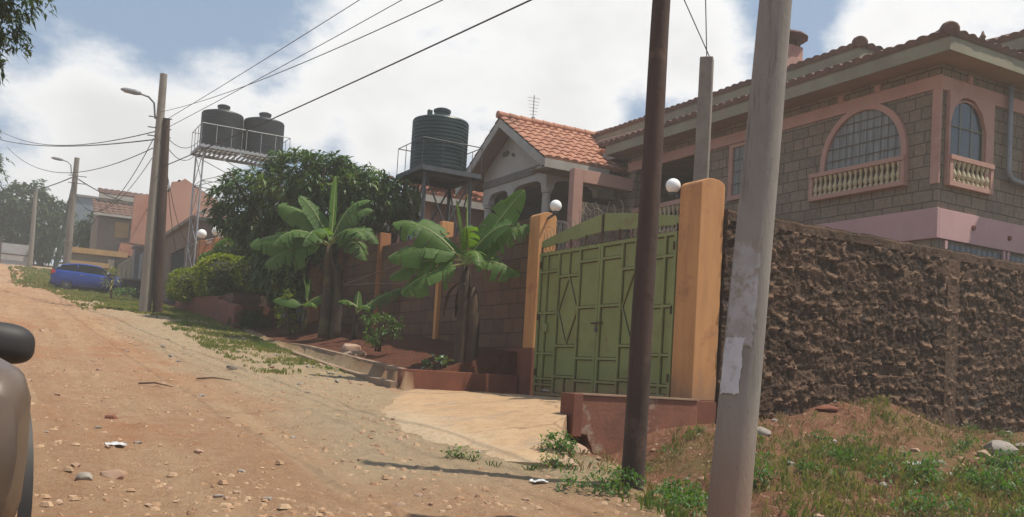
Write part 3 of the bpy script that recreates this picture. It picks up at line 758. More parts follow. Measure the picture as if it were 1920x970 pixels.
# front corner bay : pilasters + arch window
child('surround', MB().prism('y', [(14.98, 7.22), (14.98, 5.48), (15.02, 5.48), (15.02, 6.62), (15.12, 6.95), (15.34, 7.14), (15.52, 7.17), (15.70, 7.14), (15.92, 6.95), (16.06, 6.62), (16.06, 5.48), (16.30, 5.48), (16.30, 7.22)], YH - .09, YH - .001), M['pink'], H, bevel=.006)
arch_window('y', YH, 15.54, .50, 6.02, 6.60, .50, .03, 'pink', 3, (6.60,), 'glass', 'bars_y', dep=.05)
balustrade(H, 15.0, 16.28, 5.46, 6.03, (YH - .12, YH - .0), 'x', n=8, r=.055)
# ground floor windows seen over the stone wall, further windows right
for (a, b_, z0, z1) in ((15.1, 16.75, 3.3, 4.40), (16.95, 18.8, 3.3, 4.40)):
    wn = child('window', MB().box(a - .07, a, YH - .05, YH, z0, 4.46).box(b_, b_ + .07, YH - .05, YH, z0, 4.46), M['pink_base'], H)
    child('pane', MB().box(a, b_, YH - .012, YH, z0, z1), M['glass'], wn)
    m = MB()
    for x in np.arange(a + .1, b_, .16): m.bar((x, YH - .03, z0), (x, YH - .03, z1 + .05), .012)
    child('window_bars', m, M['bars'], wn)
wn = child('window', MB().box(17.35, 17.43, YH - .06, YH, 5.9, 7.2).box(18.4, 18.48, YH - .06, YH, 5.9, 7.2).box(17.35, 18.48, YH - .07, YH, 5.8, 5.9), M['pink'], H)
child('pane', MB().box(17.43, 18.4, YH - .012, YH, 5.9, 7.2), M['glass'], wn)
child('downpipe', MB().tube([(16.72, YH - .12, 7.66), (16.72, YH - .12, 6.0), (16.76, YH - .12, 5.90), (16.86, YH - .12, 5.84), (19.0, YH - .12, 5.70)], .05, 10), M['pipe'], H, smooth=True)
for x, z in ((15.8, 4.78), (16.9, 4.72), (17.9, 4.7)): child('wall_bolt', MB().lathe(x, YH - .06, [(.045, -.03), (.05, -.0)], 10, 'y', z), M['plinth'], H)
# roofs
o = .62
def half_ring(x0, y0, x1, y1, z0, z1): pass
hip_block(H, XH - o, 25.2, YH - o, 21.2, 7.98, 21)
fascia_ring(H, XH - o + .04, 25.1, YH - o + .04, 20.95, 7.68, 7.96)
up_ = thing('upper_roof_dummy', 'x', 'x') if False else None
w2 = MB().box(16.3, 24.3, 14.2, 23.6, 8.0, 8.72)
child('upper_wall', w2, M['pink'], H)
hip_block(H, 15.62, 24.9, 13.6, 24.3, 9.0, 20)
fascia_ring(H, 15.66, 24.8, 13.64, 24.2, 8.72, 8.98)
child('upper_wall', MB().box(18.3, 24.0, 10.9, 13.4, 7.7, 8.7), M['pink'], H)
hip_block(H, 17.62, 25.0, 9.7, 13.5, 9.0, 20)
fascia_ring(H, 17.66, 24.9, 9.74, 13.4, 8.7, 8.98)
# set back strip of roof left of the main eave
m = MB(); tile_slope(m, (14.95, 24.2, 8.12), (0, -1, 0), (1, 0, .384), 5.9, 2.0, seed=9); child('roof', m, M['tile'], H, smooth='auto', fixn=False)
m = MB().box(14.98, 15.01, 21.3, 24.2, 7.84, 8.10); child('fascia', m, M['fascia_w'], H)
child('wall', MB().box(15.4, 24.4, 20.65, 24.3, .8, 7.84), M['house_block'], H)
child('soffit', MB().box(15.02, 24.0, 20.97, 24.2, 7.86, 7.88), M['soffit'], H)
# hip end boss, finial
child('corner_cap', MB().sphere((XH - o + .12, YH - o + .12, 8.08), .17, 14, (1, 1, .8)), M['tile_dark'], H, smooth=True)
child('corner_cap', MB().sphere((15.72, 13.7, 9.08), .17, 14, (1, 1, .8)), M['tile_dark'], H, smooth=True)
child('finial', MB().lathe(15.3, 10.55, [(.02, 8.0), (.03, 8.12), (.06, 8.17), (.035, 8.21), (.015, 8.28)], 10), M['tile_dark'], H, smooth=True)
ch = child('chimney', MB().box(16.5, 17.3, 16.85, 17.45, 9.2, 10.22).box(16.4, 17.4, 16.72, 17.58, 9.3, 9.85), M['pink'], H, bevel=.01)
child('chimney_cap', MB().lathe(16.9, 17.15, [(.62, 10.42), (.60, 10.46), (.2, 10.64), (.1, 10.75)], 12).box(16.55, 16.63, 16.9, 16.98, 10.22, 10.44).box(17.17, 17.25, 16.9, 16.98, 10.22, 10.44).box(16.55, 16.63, 17.3, 17.38, 10.22, 10.44).box(17.17, 17.25, 17.3, 17.38, 10.22, 10.44), M['tile_dark'], ch)

# pink portal frame between the houses
PF = thing('pink_portal', 'pink plastered frame standing between the white gabled porch and stone house', 'portal', (13.0, 20.5, 1.2))
child('post', MB().box(12.93, 13.22, 20.38, 20.62, .9, 7.04), M['pink'], PF, bevel=.01)
child('beam', MB().box(13.22, XH, 20.385, 20.615, 6.70, 7.04), M['pink'], PF, bevel=.01)
child('infill', MB().box(13.22, XH, 20.44, 20.56, .9, 6.2), M['house_block'], PF)

# ------------------------------------------------------------------ gabled house (centre)
G = thing('gabled_house', 'white gabled house with arched verandah and orange clay tile roof', 'house', (13.1, 22.1, 1.2))
yr, ya, yb_, XW, XF = 23.96, 22.08, 25.9, 13.1, 12.5
tz = lambda y: 9.05 - .61 * abs(y - yr)
child('gable_wall', MB().prism('x', [(ya, 7.50), (yb_, 7.50), (yb_, tz(yb_) - .1), (yr, tz(yr) - .1), (ya, tz(ya) - .1)], XW, XW + .2), M['white'], G)
child('band', MB().box(XW - .04, XW + .24, ya - .04, yb_, 7.28, 7.50).box(XW + .24, 16, ya - .04, ya + .2, 7.28, 7.50), M['greyband'], G)
# verandah beam with arches (front)
def arches(axis_, fixed, spans, z0, z1, ztop, a, b):
    pts = [(a, z1)]
    pts = [(a, z1), (a, z0)]
    for (p, q) in spans:
        w_ = q - p; pts.append((p, z0)); 
        for k in np.linspace(pi, 0, 9):
            pts.append((p + w_ / 2 + w_ / 2 * cos(k) * .995, z0 + .1 + (ztop - z0 - .1) * min(1, sin(k) * 1.25)))
        pts.append((q, z0))
    pts += [(b, z0), (b, z1)]
    return pts
child('arch_beam', MB().prism('x', arches('y', 0, [(22.34, 24.0), (24.28, 25.5)], 6.78, 7.28, 7.08, ya, yb_), XW, XW + .2), M['white'], G)
child('arch_beam', MB().prism('y', arches('x', 0, [(13.36, 14.8)], 6.78, 7.28, 7.08, XW + .2, 15.4), ya + .0, ya + .2), M['white'], G)
for (x, y) in ((XW + .11, ya + .13), (XW + .11, 24.14), (XW + .11, 25.7)):
    child('column', MB().lathe(x, y, [(.12, 5.9), (.12, 6.5), (.11, 6.66), (.15, 6.68), (.16, 6.78), (.16, 6.785)], 16), M['white'], G, smooth='auto')
    child('pier', MB().box(x - .13, x + .13, y - .13, y + .13, .9, 5.9), M['white'], G)
child('interior', MB().box(15.2, 15.3, 22.3, 26.0, 1, 7.3).box(XW + .2, 15.2, 25.9, 26.0, 1, 7.3).box(XW + .3, 15.2, 22.3, 26, 7.0, 7.1), pm('porch_inside', (.16, .11, .085), (.12, .08, .06), 2, .95, .1), G)
balustrade(G, 22.34, 24.0, 5.2, 5.95, (XW + .02, XW + .18), 'y', 'white', 'white', n=9, r=.06)
balustrade(G, 24.28, 25.5, 5.2, 5.95, (XW + .02, XW + .18), 'y', 'white', 'white', n=7, r=.06)
balustrade(G, 13.36, 14.8, 5.2, 5.95, (ya + .02, ya + .18), 'x', 'white', 'white', n=8, r=.06)
child('floor_slab', MB().box(XW - .03, 16, ya - .03, 26, 4.95, 5.2), M['white'], G)
child('wall', MB().box(XW + .05, 16, ya + .1, 26, .9, 4.95), M['house_block'], G)
v_ = MB()
for k in range(5): v_.box(XW - .015, XW + .01, 24.30 + .04 * abs(k - 2), 24.78 - .04 * abs(k - 2), 8.10 + k * .035, 8.122 + k * .035)
child('gable_vent', v_, M['dark_steel'], G)
child('wall_light', MB().sphere((XW - .06, 24.0, 8.05), .05, 10), M['dark_steel'], G)
rm = MB(); s31 = .61; L = 2.72 * sqrt(1 + s31 ** 2)
tile_slope(rm, (XF, 21.24, tz(21.24) + .02), (1, 0, 0), (0, 1, s31), 4.6, L, None, None, .27, .36, .055, seed=21)
tile_slope(rm, (17.1, 26.68, tz(26.68) + .02), (-1, 0, 0), (0, -1, s31), 4.6, L, None, None, .27, .36, .055, seed=22)
ro = child('roof', rm, M['tile'], G, smooth='auto', fixn=False)
rm = MB(); ridge_tiles(rm, (XF - .05, yr, 9.14), (17.0, yr, 9.14)); child('ridge_cap', rm, M['tile'], ro, smooth='auto')
# barge boards
for sg, lab in ((-1, 0), (1, 0)):
    ye = yr + sg * 2.72
    pts = [(yr, 9.03), (yr, 8.78), (ye, 8.78 - .61 * 2.72 - .02), (ye, 9.03 - .61 * 2.72)]
    child('barge_board', MB().prism('x', pts, XF, XF + .05), M['fascia_w'], G)
child('soffit', MB().add([(XF + .05, 21.26, 7.36), (XW, 21.26, 7.36), (XW, yr, 9.0), (XF + .05, yr, 9.0)], [(0, 1, 2, 3)]).add([(XF + .05, 26.66, 7.36), (XW, 26.66, 7.36), (XW, yr, 9.0), (XF + .05, yr, 9.0)], [(0, 1, 2, 3)]), M['soffit'], G)
child('fascia', MB().box(XF, 14.6, 21.20, 21.24, 7.14, 7.38).box(XF, XF + .3, 21.24, 21.6, 7.14, 7.2), M['fascia_w'], G)
child('soffit', MB().box(XF + .05, 14.9, 21.24, 22.08, 7.16, 7.18), M['soffit'], G)
an = thing('tv_antenna', 'thin television antenna on the ridge of the clay tile roof', 'antenna', (13.6, 23.9, 9.1))
child('mast', MB().tube([(13.62, 23.95, 9.0), (13.62, 23.95, 9.95)], .014, 6), M['pipe'], an)
m = MB()
for k in range(6): m.tube([(13.5 - .02 * k, 23.95, 9.35 + k * .1), (13.74 + .02 * k, 23.95, 9.37 + k * .1)], .007, 4)
m.box(13.58, 13.66, 23.9, 23.98, 9.2, 9.28)
child('element', m, M['pipe'], an)

# ------------------------------------------------------------------ water tanks and towers
def tank(c, r, z0, z1, mat, label, ribs=14, port=False):
    t = thing('water_tank', label, 'water tank', (c[0], c[1], z0), 'water tanks on steel towers')
    h = z1 - z0; pr = [(r * .96, z0), (r, z0 + .04)]
    hb = h * .86
    for k in range(ribs):
        a = z0 + .06 + (hb - .06) * k / ribs; st = (hb - .06) / ribs
        pr += [(r, a), (r, a + st * .55), (r * .972, a + st * .68), (r * .972, a + st * .9)]
    pr += [(r, z0 + hb), (r * .97, z0 + hb + h * .03), (r * .6, z0 + h * .95), (r * .3, z0 + h * .985)]
    child('body', MB().lathe(c[0], c[1], pr, 40), mat, t, smooth='auto')
    child('lid', MB().lathe(c[0] + .02, c[1], [(r * .28, z0 + h * .96), (r * .28, z0 + h * 1.055), (r * .31, z0 + h * 1.06), (r * .31, z0 + h * 1.10), (r * .2, z0 + h * 1.125)], 20), mat, t, smooth='auto')
    return t
def xbrace(m, p, q, z0, z1, w=.02):
    m.bar((*p, z0), (*q, z1), w); m.bar((*q, z0), (*p, z1), w)
def tower(label, x0, x1, y0, y1, zg, zd, mat, levels, leg, rail_h, x0b=None, flare=0., slats=True, railpost=.012, topx=0, group='steel tank towers'):
    t = thing('tank_tower', label, 'tank tower', ((x0 + x1) / 2, (y0 + y1) / 2, zg), group)
    cs = [(x0, y0), (x1, y0), (x1, y1), (x0, y1)]
    cx, cy = (x0 + x1) / 2, (y0 + y1) / 2
    def P(i, z):
        k = 1 + flare * (zd - z) / (zd - zg); c = cs[i % 4]; return (cx + (c[0] - cx) * k, cy + (c[1] - cy) * k, z)
    for i in range(4): child('leg', MB().bar(P(i, zg - .2), P(i, zd), leg), mat, t)
    zz = np.linspace(zg + .1, zd - .05, levels + 1)
    for k in range(levels):
        m = MB()
        for i in range(4):
            a0, b0, a1, b1 = P(i, zz[k]), P(i + 1, zz[k]), P(i, zz[k + 1]), P(i + 1, zz[k + 1])
            m.bar(a0, b1, leg * .45); m.bar(b0, a1, leg * .45); m.bar(a1, b1, leg * .5)
        child('cross_brace', m, mat, t)
    e = .18; m = MB()
    X0, X1, Y0, Y1 = x0 - e, x1 + e + topx, y0 - e, y1 + e
    for y in (Y0, Y1): m.box(X0, X1, y - .03, y + .03, zd, zd + .1)
    for x in (X0, X1): m.box(x - .03, x + .03, Y0, Y1, zd, zd + .1)
    if slats:
        for x in np.arange(X0 + .08, X1, .2): m.box(x, x + .09, Y0, Y1, zd + .102, zd + .14)
    else: m.box(X0, X1, Y0, Y1, zd + .102, zd + .13)
    child('deck', m, mat, t)
    m = MB(); zt = zd + .14
    for (p, q) in (((X0, Y0), (X1, Y0)), ((X1, Y0), (X1, Y1)), ((X1, Y1), (X0, Y1)), ((X0, Y1), (X0, Y0))):
        L = sqrt((p[0] - q[0]) ** 2 + (p[1] - q[1]) ** 2); n = max(2, round(L / .62))
        m.bar((*p, zt + rail_h), (*q, zt + rail_h), railpost * 1.4)
        for k in range(n): a = (lerp(p[0], q[0], k / n), lerp(p[1], q[1], k / n)); m.bar((*a, zd + .05), (*a, zt + rail_h), railpost)
    child('railing', m, mat, t)
    return t
tower('tall white lattice steel tower carrying two black water tanks', 7.05, 10.35, 39.6, 41.3, 3.5, 10.15, M['steel'], 5, .05, .85, railpost=.02, flare=.04)
tank((7.86, 40.42), .86, 10.3, 12.06, M['tank2'], 'left black tank of the pair on the lattice tower', 22)
tank((9.62, 40.42), .86, 10.3, 12.06, M['tank2'], 'right black tank of the pair on the lattice tower', 22)
tower('dark steel stand with railing under the single green tank', 9.25, 10.55, 21.6, 22.9, 1.3, 6.55, M['dark_steel'], 2, .075, .68, slats=False, railpost=.014, topx=.0)
t3 = tank((9.86, 22.2), .74, 6.7, 8.22, M['tank'], 'single ribbed green water tank on the dark stand beside the gabled house', 13)
child('lifting_lug', MB().box(9.30, 9.42, 21.75, 21.86, 8.0, 8.2).box(10.3, 10.42, 22.5, 22.61, 8.0, 8.2), M['tank'], t3, bevel=.02)

# ------------------------------------------------------------------ poles
def pole(name, label, base, top, rb, rt, mat, n=20, group=None, sq=False):
    t = thing(name, label, 'pole', base, group)
    b, tt = Vector(base), Vector(top); k = 12; pts = []; rs = []
    for i in range(k + 1):
        f = i / k; p = b.lerp(tt, f) + Vector((.012 * noise.noise(Vector((f * 3, base[0], 0))), .012 * noise.noise(Vector((f * 3, 5, base[0]))), 0))
        if i == 0: p = b - (tt - b).normalized() * .3
        pts.append(p); rs.append(lerp(rb, rt, f))
    if sq: m = MB().tube(pts, [r * 1.15 for r in rs], 4)
    else: m = MB().tube(pts, rs, n)
    child('shaft', m, mat, t, smooth='auto', bevel=.015 if sq else 0)
    return t
cp = pole('concrete_pole', 'large leaning concrete pole with torn white posters in the foreground', (4.60, 5.00, .42), (4.60, 4.686, 5.2), .152, .1015, M['pole_c'], 28)
# the pole has one flatter ridge strip and torn posters
def on_pole(z0, z1, a0, a1, seed, ins=.004):
    b, tt = Vector((4.60, 5.00, .42)), Vector((4.60, 4.686, 5.2)); vs_ = []; nz_, na = 16, 10; rnd = random.Random(seed)
    e0 = [rnd.uniform(-.05, .05) for _ in range(nz_ + 1)]; e1 = [rnd.uniform(-.05, .05) for _ in range(nz_ + 1)]
    for j in range(nz_ + 1):
        z = lerp(z0, z1, j / nz_)
        for i in range(na + 1):
            zz = z + (rnd.uniform(-.01, .01) if j in (0, nz_) else 0)
            f = (zz - .42) / 4.78; c = b.lerp(tt, f); r = lerp(.152, .1015, f) + ins
            a = lerp(a0 + e0[j] * 1.5, a1 + e1[j], i / na)
            vs_.append((c.x + r * cos(a), c.y + r * sin(a), zz))
    return MB().add(vs_, [(j * (na + 1) + i, j * (na + 1) + i + 1, (j + 1) * (na + 1) + i + 1, (j + 1) * (na + 1) + i) for j in range(nz_) for i in range(na)])
viewa = math.atan2(-4.8, -4.5)
child('torn_poster', on_pole(1.95, 2.53, viewa - 1.2, viewa + .42, 1), M['paper'], cp, 'pale torn poster remains, upper')
child('torn_poster', on_pole(1.47, 1.86, viewa - 1.2, viewa - .05, 2, .007), pm('paper_white', (.58, .58, .61), (.48, .48, .50), 7, .8, .4, 20, .006, c3=(.36, .34, .32), s3=7, lo3=.58, hi3=.68), cp, 'whiter torn poster, lower')
child('torn_poster', on_pole(1.80, 2.02, viewa - 1.1, viewa + .35, 6, .006), M['paper'], cp)
wp = pole('wooden_pole', 'dark brown creosoted wooden pole in front of the green gate', (5.18, 6.90, .48), (5.083, 6.689, 5.6), .108, .079, M['wood'], 20)
sp = pole('concrete_post', 'grey square concrete post with two wires behind the right gate pillar', (9.02, 10.72, 1.2), (9.0, 10.68, 6.42), .15, .12, M['concrete2'], sq=True)
l1 = pole('street_lamp', 'tall grey concrete lamp pole left of the hedge planter', (3.97, 29.80, 2.78), (3.92, 29.45, 9.95), .18, .105, M['concrete'], 16, 'street lamps along the road')
def lamp_head(t, z, x, y, L, d=(-1, .35)):
    dn = Vector((d[0], d[1], 0)).normalized()
    b = Vector((x, y, z))
    pts = [b + Vector((0, 0, -.55)), b + dn * .12 + Vector((0, 0, -.5)), b + dn * .18 + Vector((0, 0, -.05)), b + dn * .35 + Vector((0, 0, .12)), b + dn * (L * .55) + Vector((0, 0, .2))]
    child('arm', MB().tube(pts, .028, 8), M['pipe'], t, smooth=True)
    a, e = b + dn * (L * .5) + Vector((0, 0, .2)), b + dn * L + Vector((0, 0, .27))
    child('lamp_head', MB().tube([a, a.lerp(e, .3), a.lerp(e, .8), e], [.05, .085, .075, .03], 10), M['pipe'], t, smooth=True)
lamp_head(l1, 9.1, 3.90, 29.5, 1.15)
m = MB()
for z in (8.62, 8.3, 8.05): m.bar((3.6, 29.5, z), (4.25, 29.4, z), .025)
child('cross_arm', m, M['dark_steel'], l1)
pole('wooden_pole', 'brown wooden pole strapped beside the grey lamp pole', (4.30, 29.62, 2.78), (4.10, 29.45, 8.62), .145, .11, M['wood'], 16)
l2 = pole('street_lamp', 'farther grey lamp pole standing behind the blue car', (3.3, 56.5, 4.8), (3.35, 55.8, 12.0), .22, .13, M['concrete'], 14, 'street lamps along the road')
lamp_head(l2, 11.6, 3.25, 55.8, 1.2)
m = MB()
for z in (11.0, 10.6): m.bar((3.0, 55.8, z), (3.9, 55.7, z), .03)
child('cross_arm', m, M['dark_steel'], l2)
pole('wooden_pole', 'thin leaning green grey pole left of the farther lamp pole', (2.75, 58.5, 5.1), (3.5, 57.8, 11.4), .15, .11, pm('green_wood', (.10, .14, .12), (.07, .09, .08), 3), 12)
pole('concrete_pole', 'distant grey pole standing before the big dark tree', (2.35, 86, 8.1), (2.3, 85.2, 14.4), .2, .14, M['concrete'], 12)
pole('concrete_pole', 'small distant pole top rising behind the big dark tree', (1.9, 112, 10), (1.85, 111, 19.0), .2, .14, M['concrete'], 12)

# ------------------------------------------------------------------ cables
def cable(a, b, sag, label, r=.012, n=24):
    a, b = Vector(a), Vector(b); pts = []
    for i in range(n + 1):
        t = i / n; p = a.lerp(b, t); p.z -= sag * 4 * t * (1 - t); pts.append(p)
    o = MB().tube(pts, r, 5).build('overhead_cable', M['cable'], loc=a)
    return tag(o, label, 'cable', 'overhead cables')
cable((3.92, 29.48, 8.80), (4.5, 3.2, 5.2), .3, 'thin upper cable rising from the left lamp pole to the top edge', .007)
cable((3.99, 29.44, 8.50), (7.55, 2.5, 8.75), .1, 'second thin cable rising from the left lamp pole, passing over the tanks', .008)
cable((4.01, 29.45, 8.25), (7.95, 2.5, 8.35), .1, 'third thin cable from the left lamp pole, just below the second', .008)
cable((4.07, 29.48, 7.14), (7.85, 2.0, 7.1), .1, 'thick dark cable running from the left poles past the tanks to the top edge', .014)
cable((3.81, 29.57, 8.20), (-1.2, 75.0, 17.1), .9, 'upper cable from the left lamp pole to the left edge of the sky', .016)
cable((3.80, 29.59, 7.96), (-.8, 68.2, 14.8), .35, 'dark cable crossing below the upper cable left of the lamp pole', .02)
cable((3.80, 29.59, 7.7), (.0, 62.2, 13.2), 1.1, 'faint lower cable left of the lamp pole', .014)
cable((3.35, 55.8, 11.0), (-.4, 102.4, 16.5), .5, 'cable from the farther lamp pole down to the left edge', .03)
cable((3.4, 55.8, 10.9), (8.2, 64.0, 11.2), .35, 'cable from the farther lamp pole to the red tiled house', .03)
cable((3.95, 29.5, 7.0), (8.0, 64.0, 11.3), .8, 'cable sagging from the left lamp pole to the red tiled house', .022)
cable((4.05, 29.5, 8.2), (6.95, 39.3, 10.6), .5, 'cable from the left poles to the lattice tank tower', .012)
cable((4.05, 29.5, 8.0), (6.9, 39.3, 10.1), .6, 'lower cable from the left poles to the lattice tank tower', .012)
cable((4.1, 29.45, 8.1), (8.3, 50.0, 6.6), 1.2, 'thin drop cable from the left poles to the salmon house', .012)
cable((4.1, 29.45, 7.6), (9.5, 50.0, 9.0), 2.2, 'slack drop cable hanging before the salmon gable', .010)
cable((3.2, 55.8, 10.6), (3.8, 29.6, 8.0), 1.9, 'slack cable between the two lamp poles', .012)
cable((3.2, 55.8, 10.4), (3.8, 29.6, 7.4), 1.5, 'second slack cable between the two lamp poles', .010)
cable((9.06, 10.66, 6.40), (4.67, 8.66, 9.2), .0, 'left wire rising from the grey post behind the gate', .008)
cable((8.98, 10.66, 6.40), (6.2, 7.8, 9.3), .0, 'right wire rising from the grey post behind the gate', .008)

# ------------------------------------------------------------------ foliage tools
def rot_frame(d):
    d = d.normalized(); up = Vector((0, 0, 1)) if abs(d.z) < .95 else Vector((1, 0, 0))
    a = d.cross(up).normalized(); return d, a, a.cross(d).normalized()
def leaf_blade(mb, p, d, nrm_a, L, w, fold=.25, droop=.3, seg=2):
    """a pointed leaf of 4 quads folded along its midrib"""
    d, a, b = rot_frame(d); a = (a * cos(nrm_a) + b * sin(nrm_a)); b2 = d.cross(a)
    if b2.z < 0: b2 = -b2
    mid = p + d * (L * .5) + Vector((0, 0, -L * droop * .15)); tip = p + d * L * .97 + Vector((0, 0, -L * droop))
    mb.add([p, mid + a * w + b2 * (w * fold), tip, mid - a * w + b2 * (w * fold), mid], [(0, 1, 2, 4), (0, 4, 2, 3)])
def canopy(mb, blobs, nclus, leaf, w, per=8, seed=1, shell=.55, droop=.45, rosette=True, keep=None):
    rnd = random.Random(seed); tot = sum(b[3] * b[4] * b[5] for b in blobs) ** 1
    for k in range(nclus):
        t = rnd.random() * tot; 
        for bl in blobs:
            t -= bl[3] * bl[4] * bl[5]
            if t <= 0: break
        d = Vector((rnd.gauss(0, 1), rnd.gauss(0, 1), rnd.gauss(0, 1))).normalized()
        rr = rnd.random() ** (1 / 3 * (1 - shell)) if shell < 1 else 1
        rr *= 1 + .42 * noise.noise(Vector((d.x * 2.2 + bl[0], d.y * 2.2 + bl[1], d.z * 2.2)))
        c = Vector((bl[0] + d.x * bl[3] * rr, bl[1] + d.y * bl[4] * rr, bl[2] + d.z * bl[5] * rr))
        if noise.noise(c * 1.6) < -.22: continue
        if keep and not keep(c): continue
        out = (d + Vector((0, 0, .5)) + Vector((rnd.uniform(-.5, .5), rnd.uniform(-.5, .5), rnd.uniform(-.3, .5)))).normalized()
        _, a, b = rot_frame(out)
        for j in range(per):
            an = 2 * pi * j / per + rnd.random(); el = rnd.uniform(.2, 1.0)
            ld = out * el + (a * cos(an) + b * sin(an)) * rnd.uniform(.7, 1.1)
            l_ = leaf * rnd.uniform(.6, 1.2)
            leaf_blade(mb, c + Vector((rnd.uniform(-.05, .05), rnd.uniform(-.05, .05), rnd.uniform(-.05, .05))), ld, rnd.uniform(-.4, .4), l_, w * l_ / leaf, .25, droop * rnd.uniform(.3, 1.3))
def tree(name, label, base, blobs, ncl, leaf, w, mat, trunk_r, per=8, seed=1, limbs=7, group=None, keep=None, cat='tree', shell=.55):
    t = thing(name, label, cat, base, group); rnd = random.Random(seed)
    m = MB(); b = Vector(base); zc = min(bl[2] for bl in blobs); cc = Vector((sum(bl[0] for bl in blobs) / len(blobs), sum(bl[1] for bl in blobs) / len(blobs), zc))
    fork = b.lerp(cc, .45)
    m.tube([b - Vector((0, 0, .2)), b + Vector((.03, .02, .1)), b.lerp(fork, .5) + Vector((.05, -.04, 0)), fork], [trunk_r * 1.35, trunk_r * 1.05, trunk_r * .9, trunk_r * .8], 10)
    for k in range(limbs):
        bl = blobs[k % len(blobs)]; e = Vector((bl[0] + rnd.uniform(-.6, .6) * bl[3], bl[1] + rnd.uniform(-.6, .6) * bl[4], bl[2] + rnd.uniform(-.2, .6) * bl[5]))
        mid = fork.lerp(e, .5) + Vector((rnd.uniform(-.2, .2), rnd.uniform(-.2, .2), .15))
        m.tube([fork, mid, e], [trunk_r * .55, trunk_r * .35, trunk_r * .1], 7)
        for q in range(3):
            e2 = e + Vector((rnd.uniform(-1, 1) * bl[3], rnd.uniform(-1, 1) * bl[4], rnd.uniform(-.3, .8) * bl[5])) * .5
            m.tube([mid.lerp(e, .5), e2], [trunk_r * .2, trunk_r * .05], 5)
    child('trunk', m, M['bark'], t, smooth=True)
    m = MB(); canopy(m, blobs, ncl, leaf, w, per, seed, shell, keep=keep); child('crown', m, mat, t, fixn=False)
    return t
# main mango tree and its neighbour
tree('mango_tree', 'broad dark green leafy tree before the lattice tower', (7.2, 25.6, 2.7),
     [(6.05, 27.3, 6.0, .85, 1.0, 1.0), (6.95, 25.4, 6.35, 1.0, 1.1, .95), (7.75, 24.3, 6.15, 1.05, 1.1, 1.0), (6.4, 26.8, 5.35, .55, .8, .55), (6.85, 25.8, 4.75, .75, 1.0, .9), (7.5, 24.7, 5.2, .8, 1.0, .8), (6.95, 25.6, 3.95, .75, 1.0, .75)], 3300, .25, .042, M['leaf'], .16, 8, 5, 10)
tree('mango_tree', 'smaller leafy tree behind the block wall, left of the green tank', (8.95, 23.2, 1.8),
     [(8.35, 23.6, 6.15, .75, .9, .7), (8.75, 23.0, 5.75, .75, .7, .7), (9.0, 22.6, 6.0, .45, .6, .5)], 1000, .21, .036, M['leaf'], .09, 8, 11, 7)
# far left tree, side tree, trees at the edge
tree('round_tree', 'large round dark tree at the far end of the road', (3.4, 95, 9.1),
     [(2.0, 96, 14.0, 2.8, 3.0, 2.4), (3.9, 94, 12.8, 2.1, 2.5, 2.1), (.2, 97, 12.8, 2.6, 2.6, 2.3), (4.4, 93, 11.2, 1.9, 2, 1.7), (1.6, 95, 11.6, 2.7, 2, 1.7)], 2300, .62, .13, M['leaf_dark'], .3, 7, 21, 8)
tree('round_tree', 'dark leafy tree beside the red tiled house', (7.5, 78, 7.4),
     [(6.6, 79, 11.2, 1.2, 1.4, 1.0), (5.9, 80, 10.6, 1.0, 1.2, .9), (7.2, 77, 10.8, 1.0, 1.3, 1.0)], 450, .5, .1, M['leaf_dark'], .2, 7, 23, 5)
tree('roadside_tree', 'overhanging leafy tree whose branches enter at the top left corner', (-3.6, 12.6, .95),
     [(-.55, 13.2, 5.35, .62, .8, .75), (-.72, 13.0, 5.95, 1.0, 1.2, .85), (-2.0, 13.2, 6.5, 1.6, 1.6, 1.2), (-.9, 12.6, 6.4, 1.1, 1.2, .9), (-1.1, 13.0, 5.05, .95, .9, .5), (-3.0, 12.5, 5.8, 1.5, 1.6, 1.2)], 4200, .13, .020, M['leaf_dark'], .2, 9, 31, 8)
tree('roadside_tree', 'sparse feathery tree just touching the left edge', (-3.4, 45.5, 4.0),
     [(-1.6, 45.5, 9.2, 1.7, 1.8, 1.0), (-2.0, 45.5, 10.4, 1.6, 1.7, 1.0), (-1.35, 45.8, 8.5, 1.5, 1.5, .5)], 700, .3, .03, M['leaf_dark'], .16, 8, 33, 6)

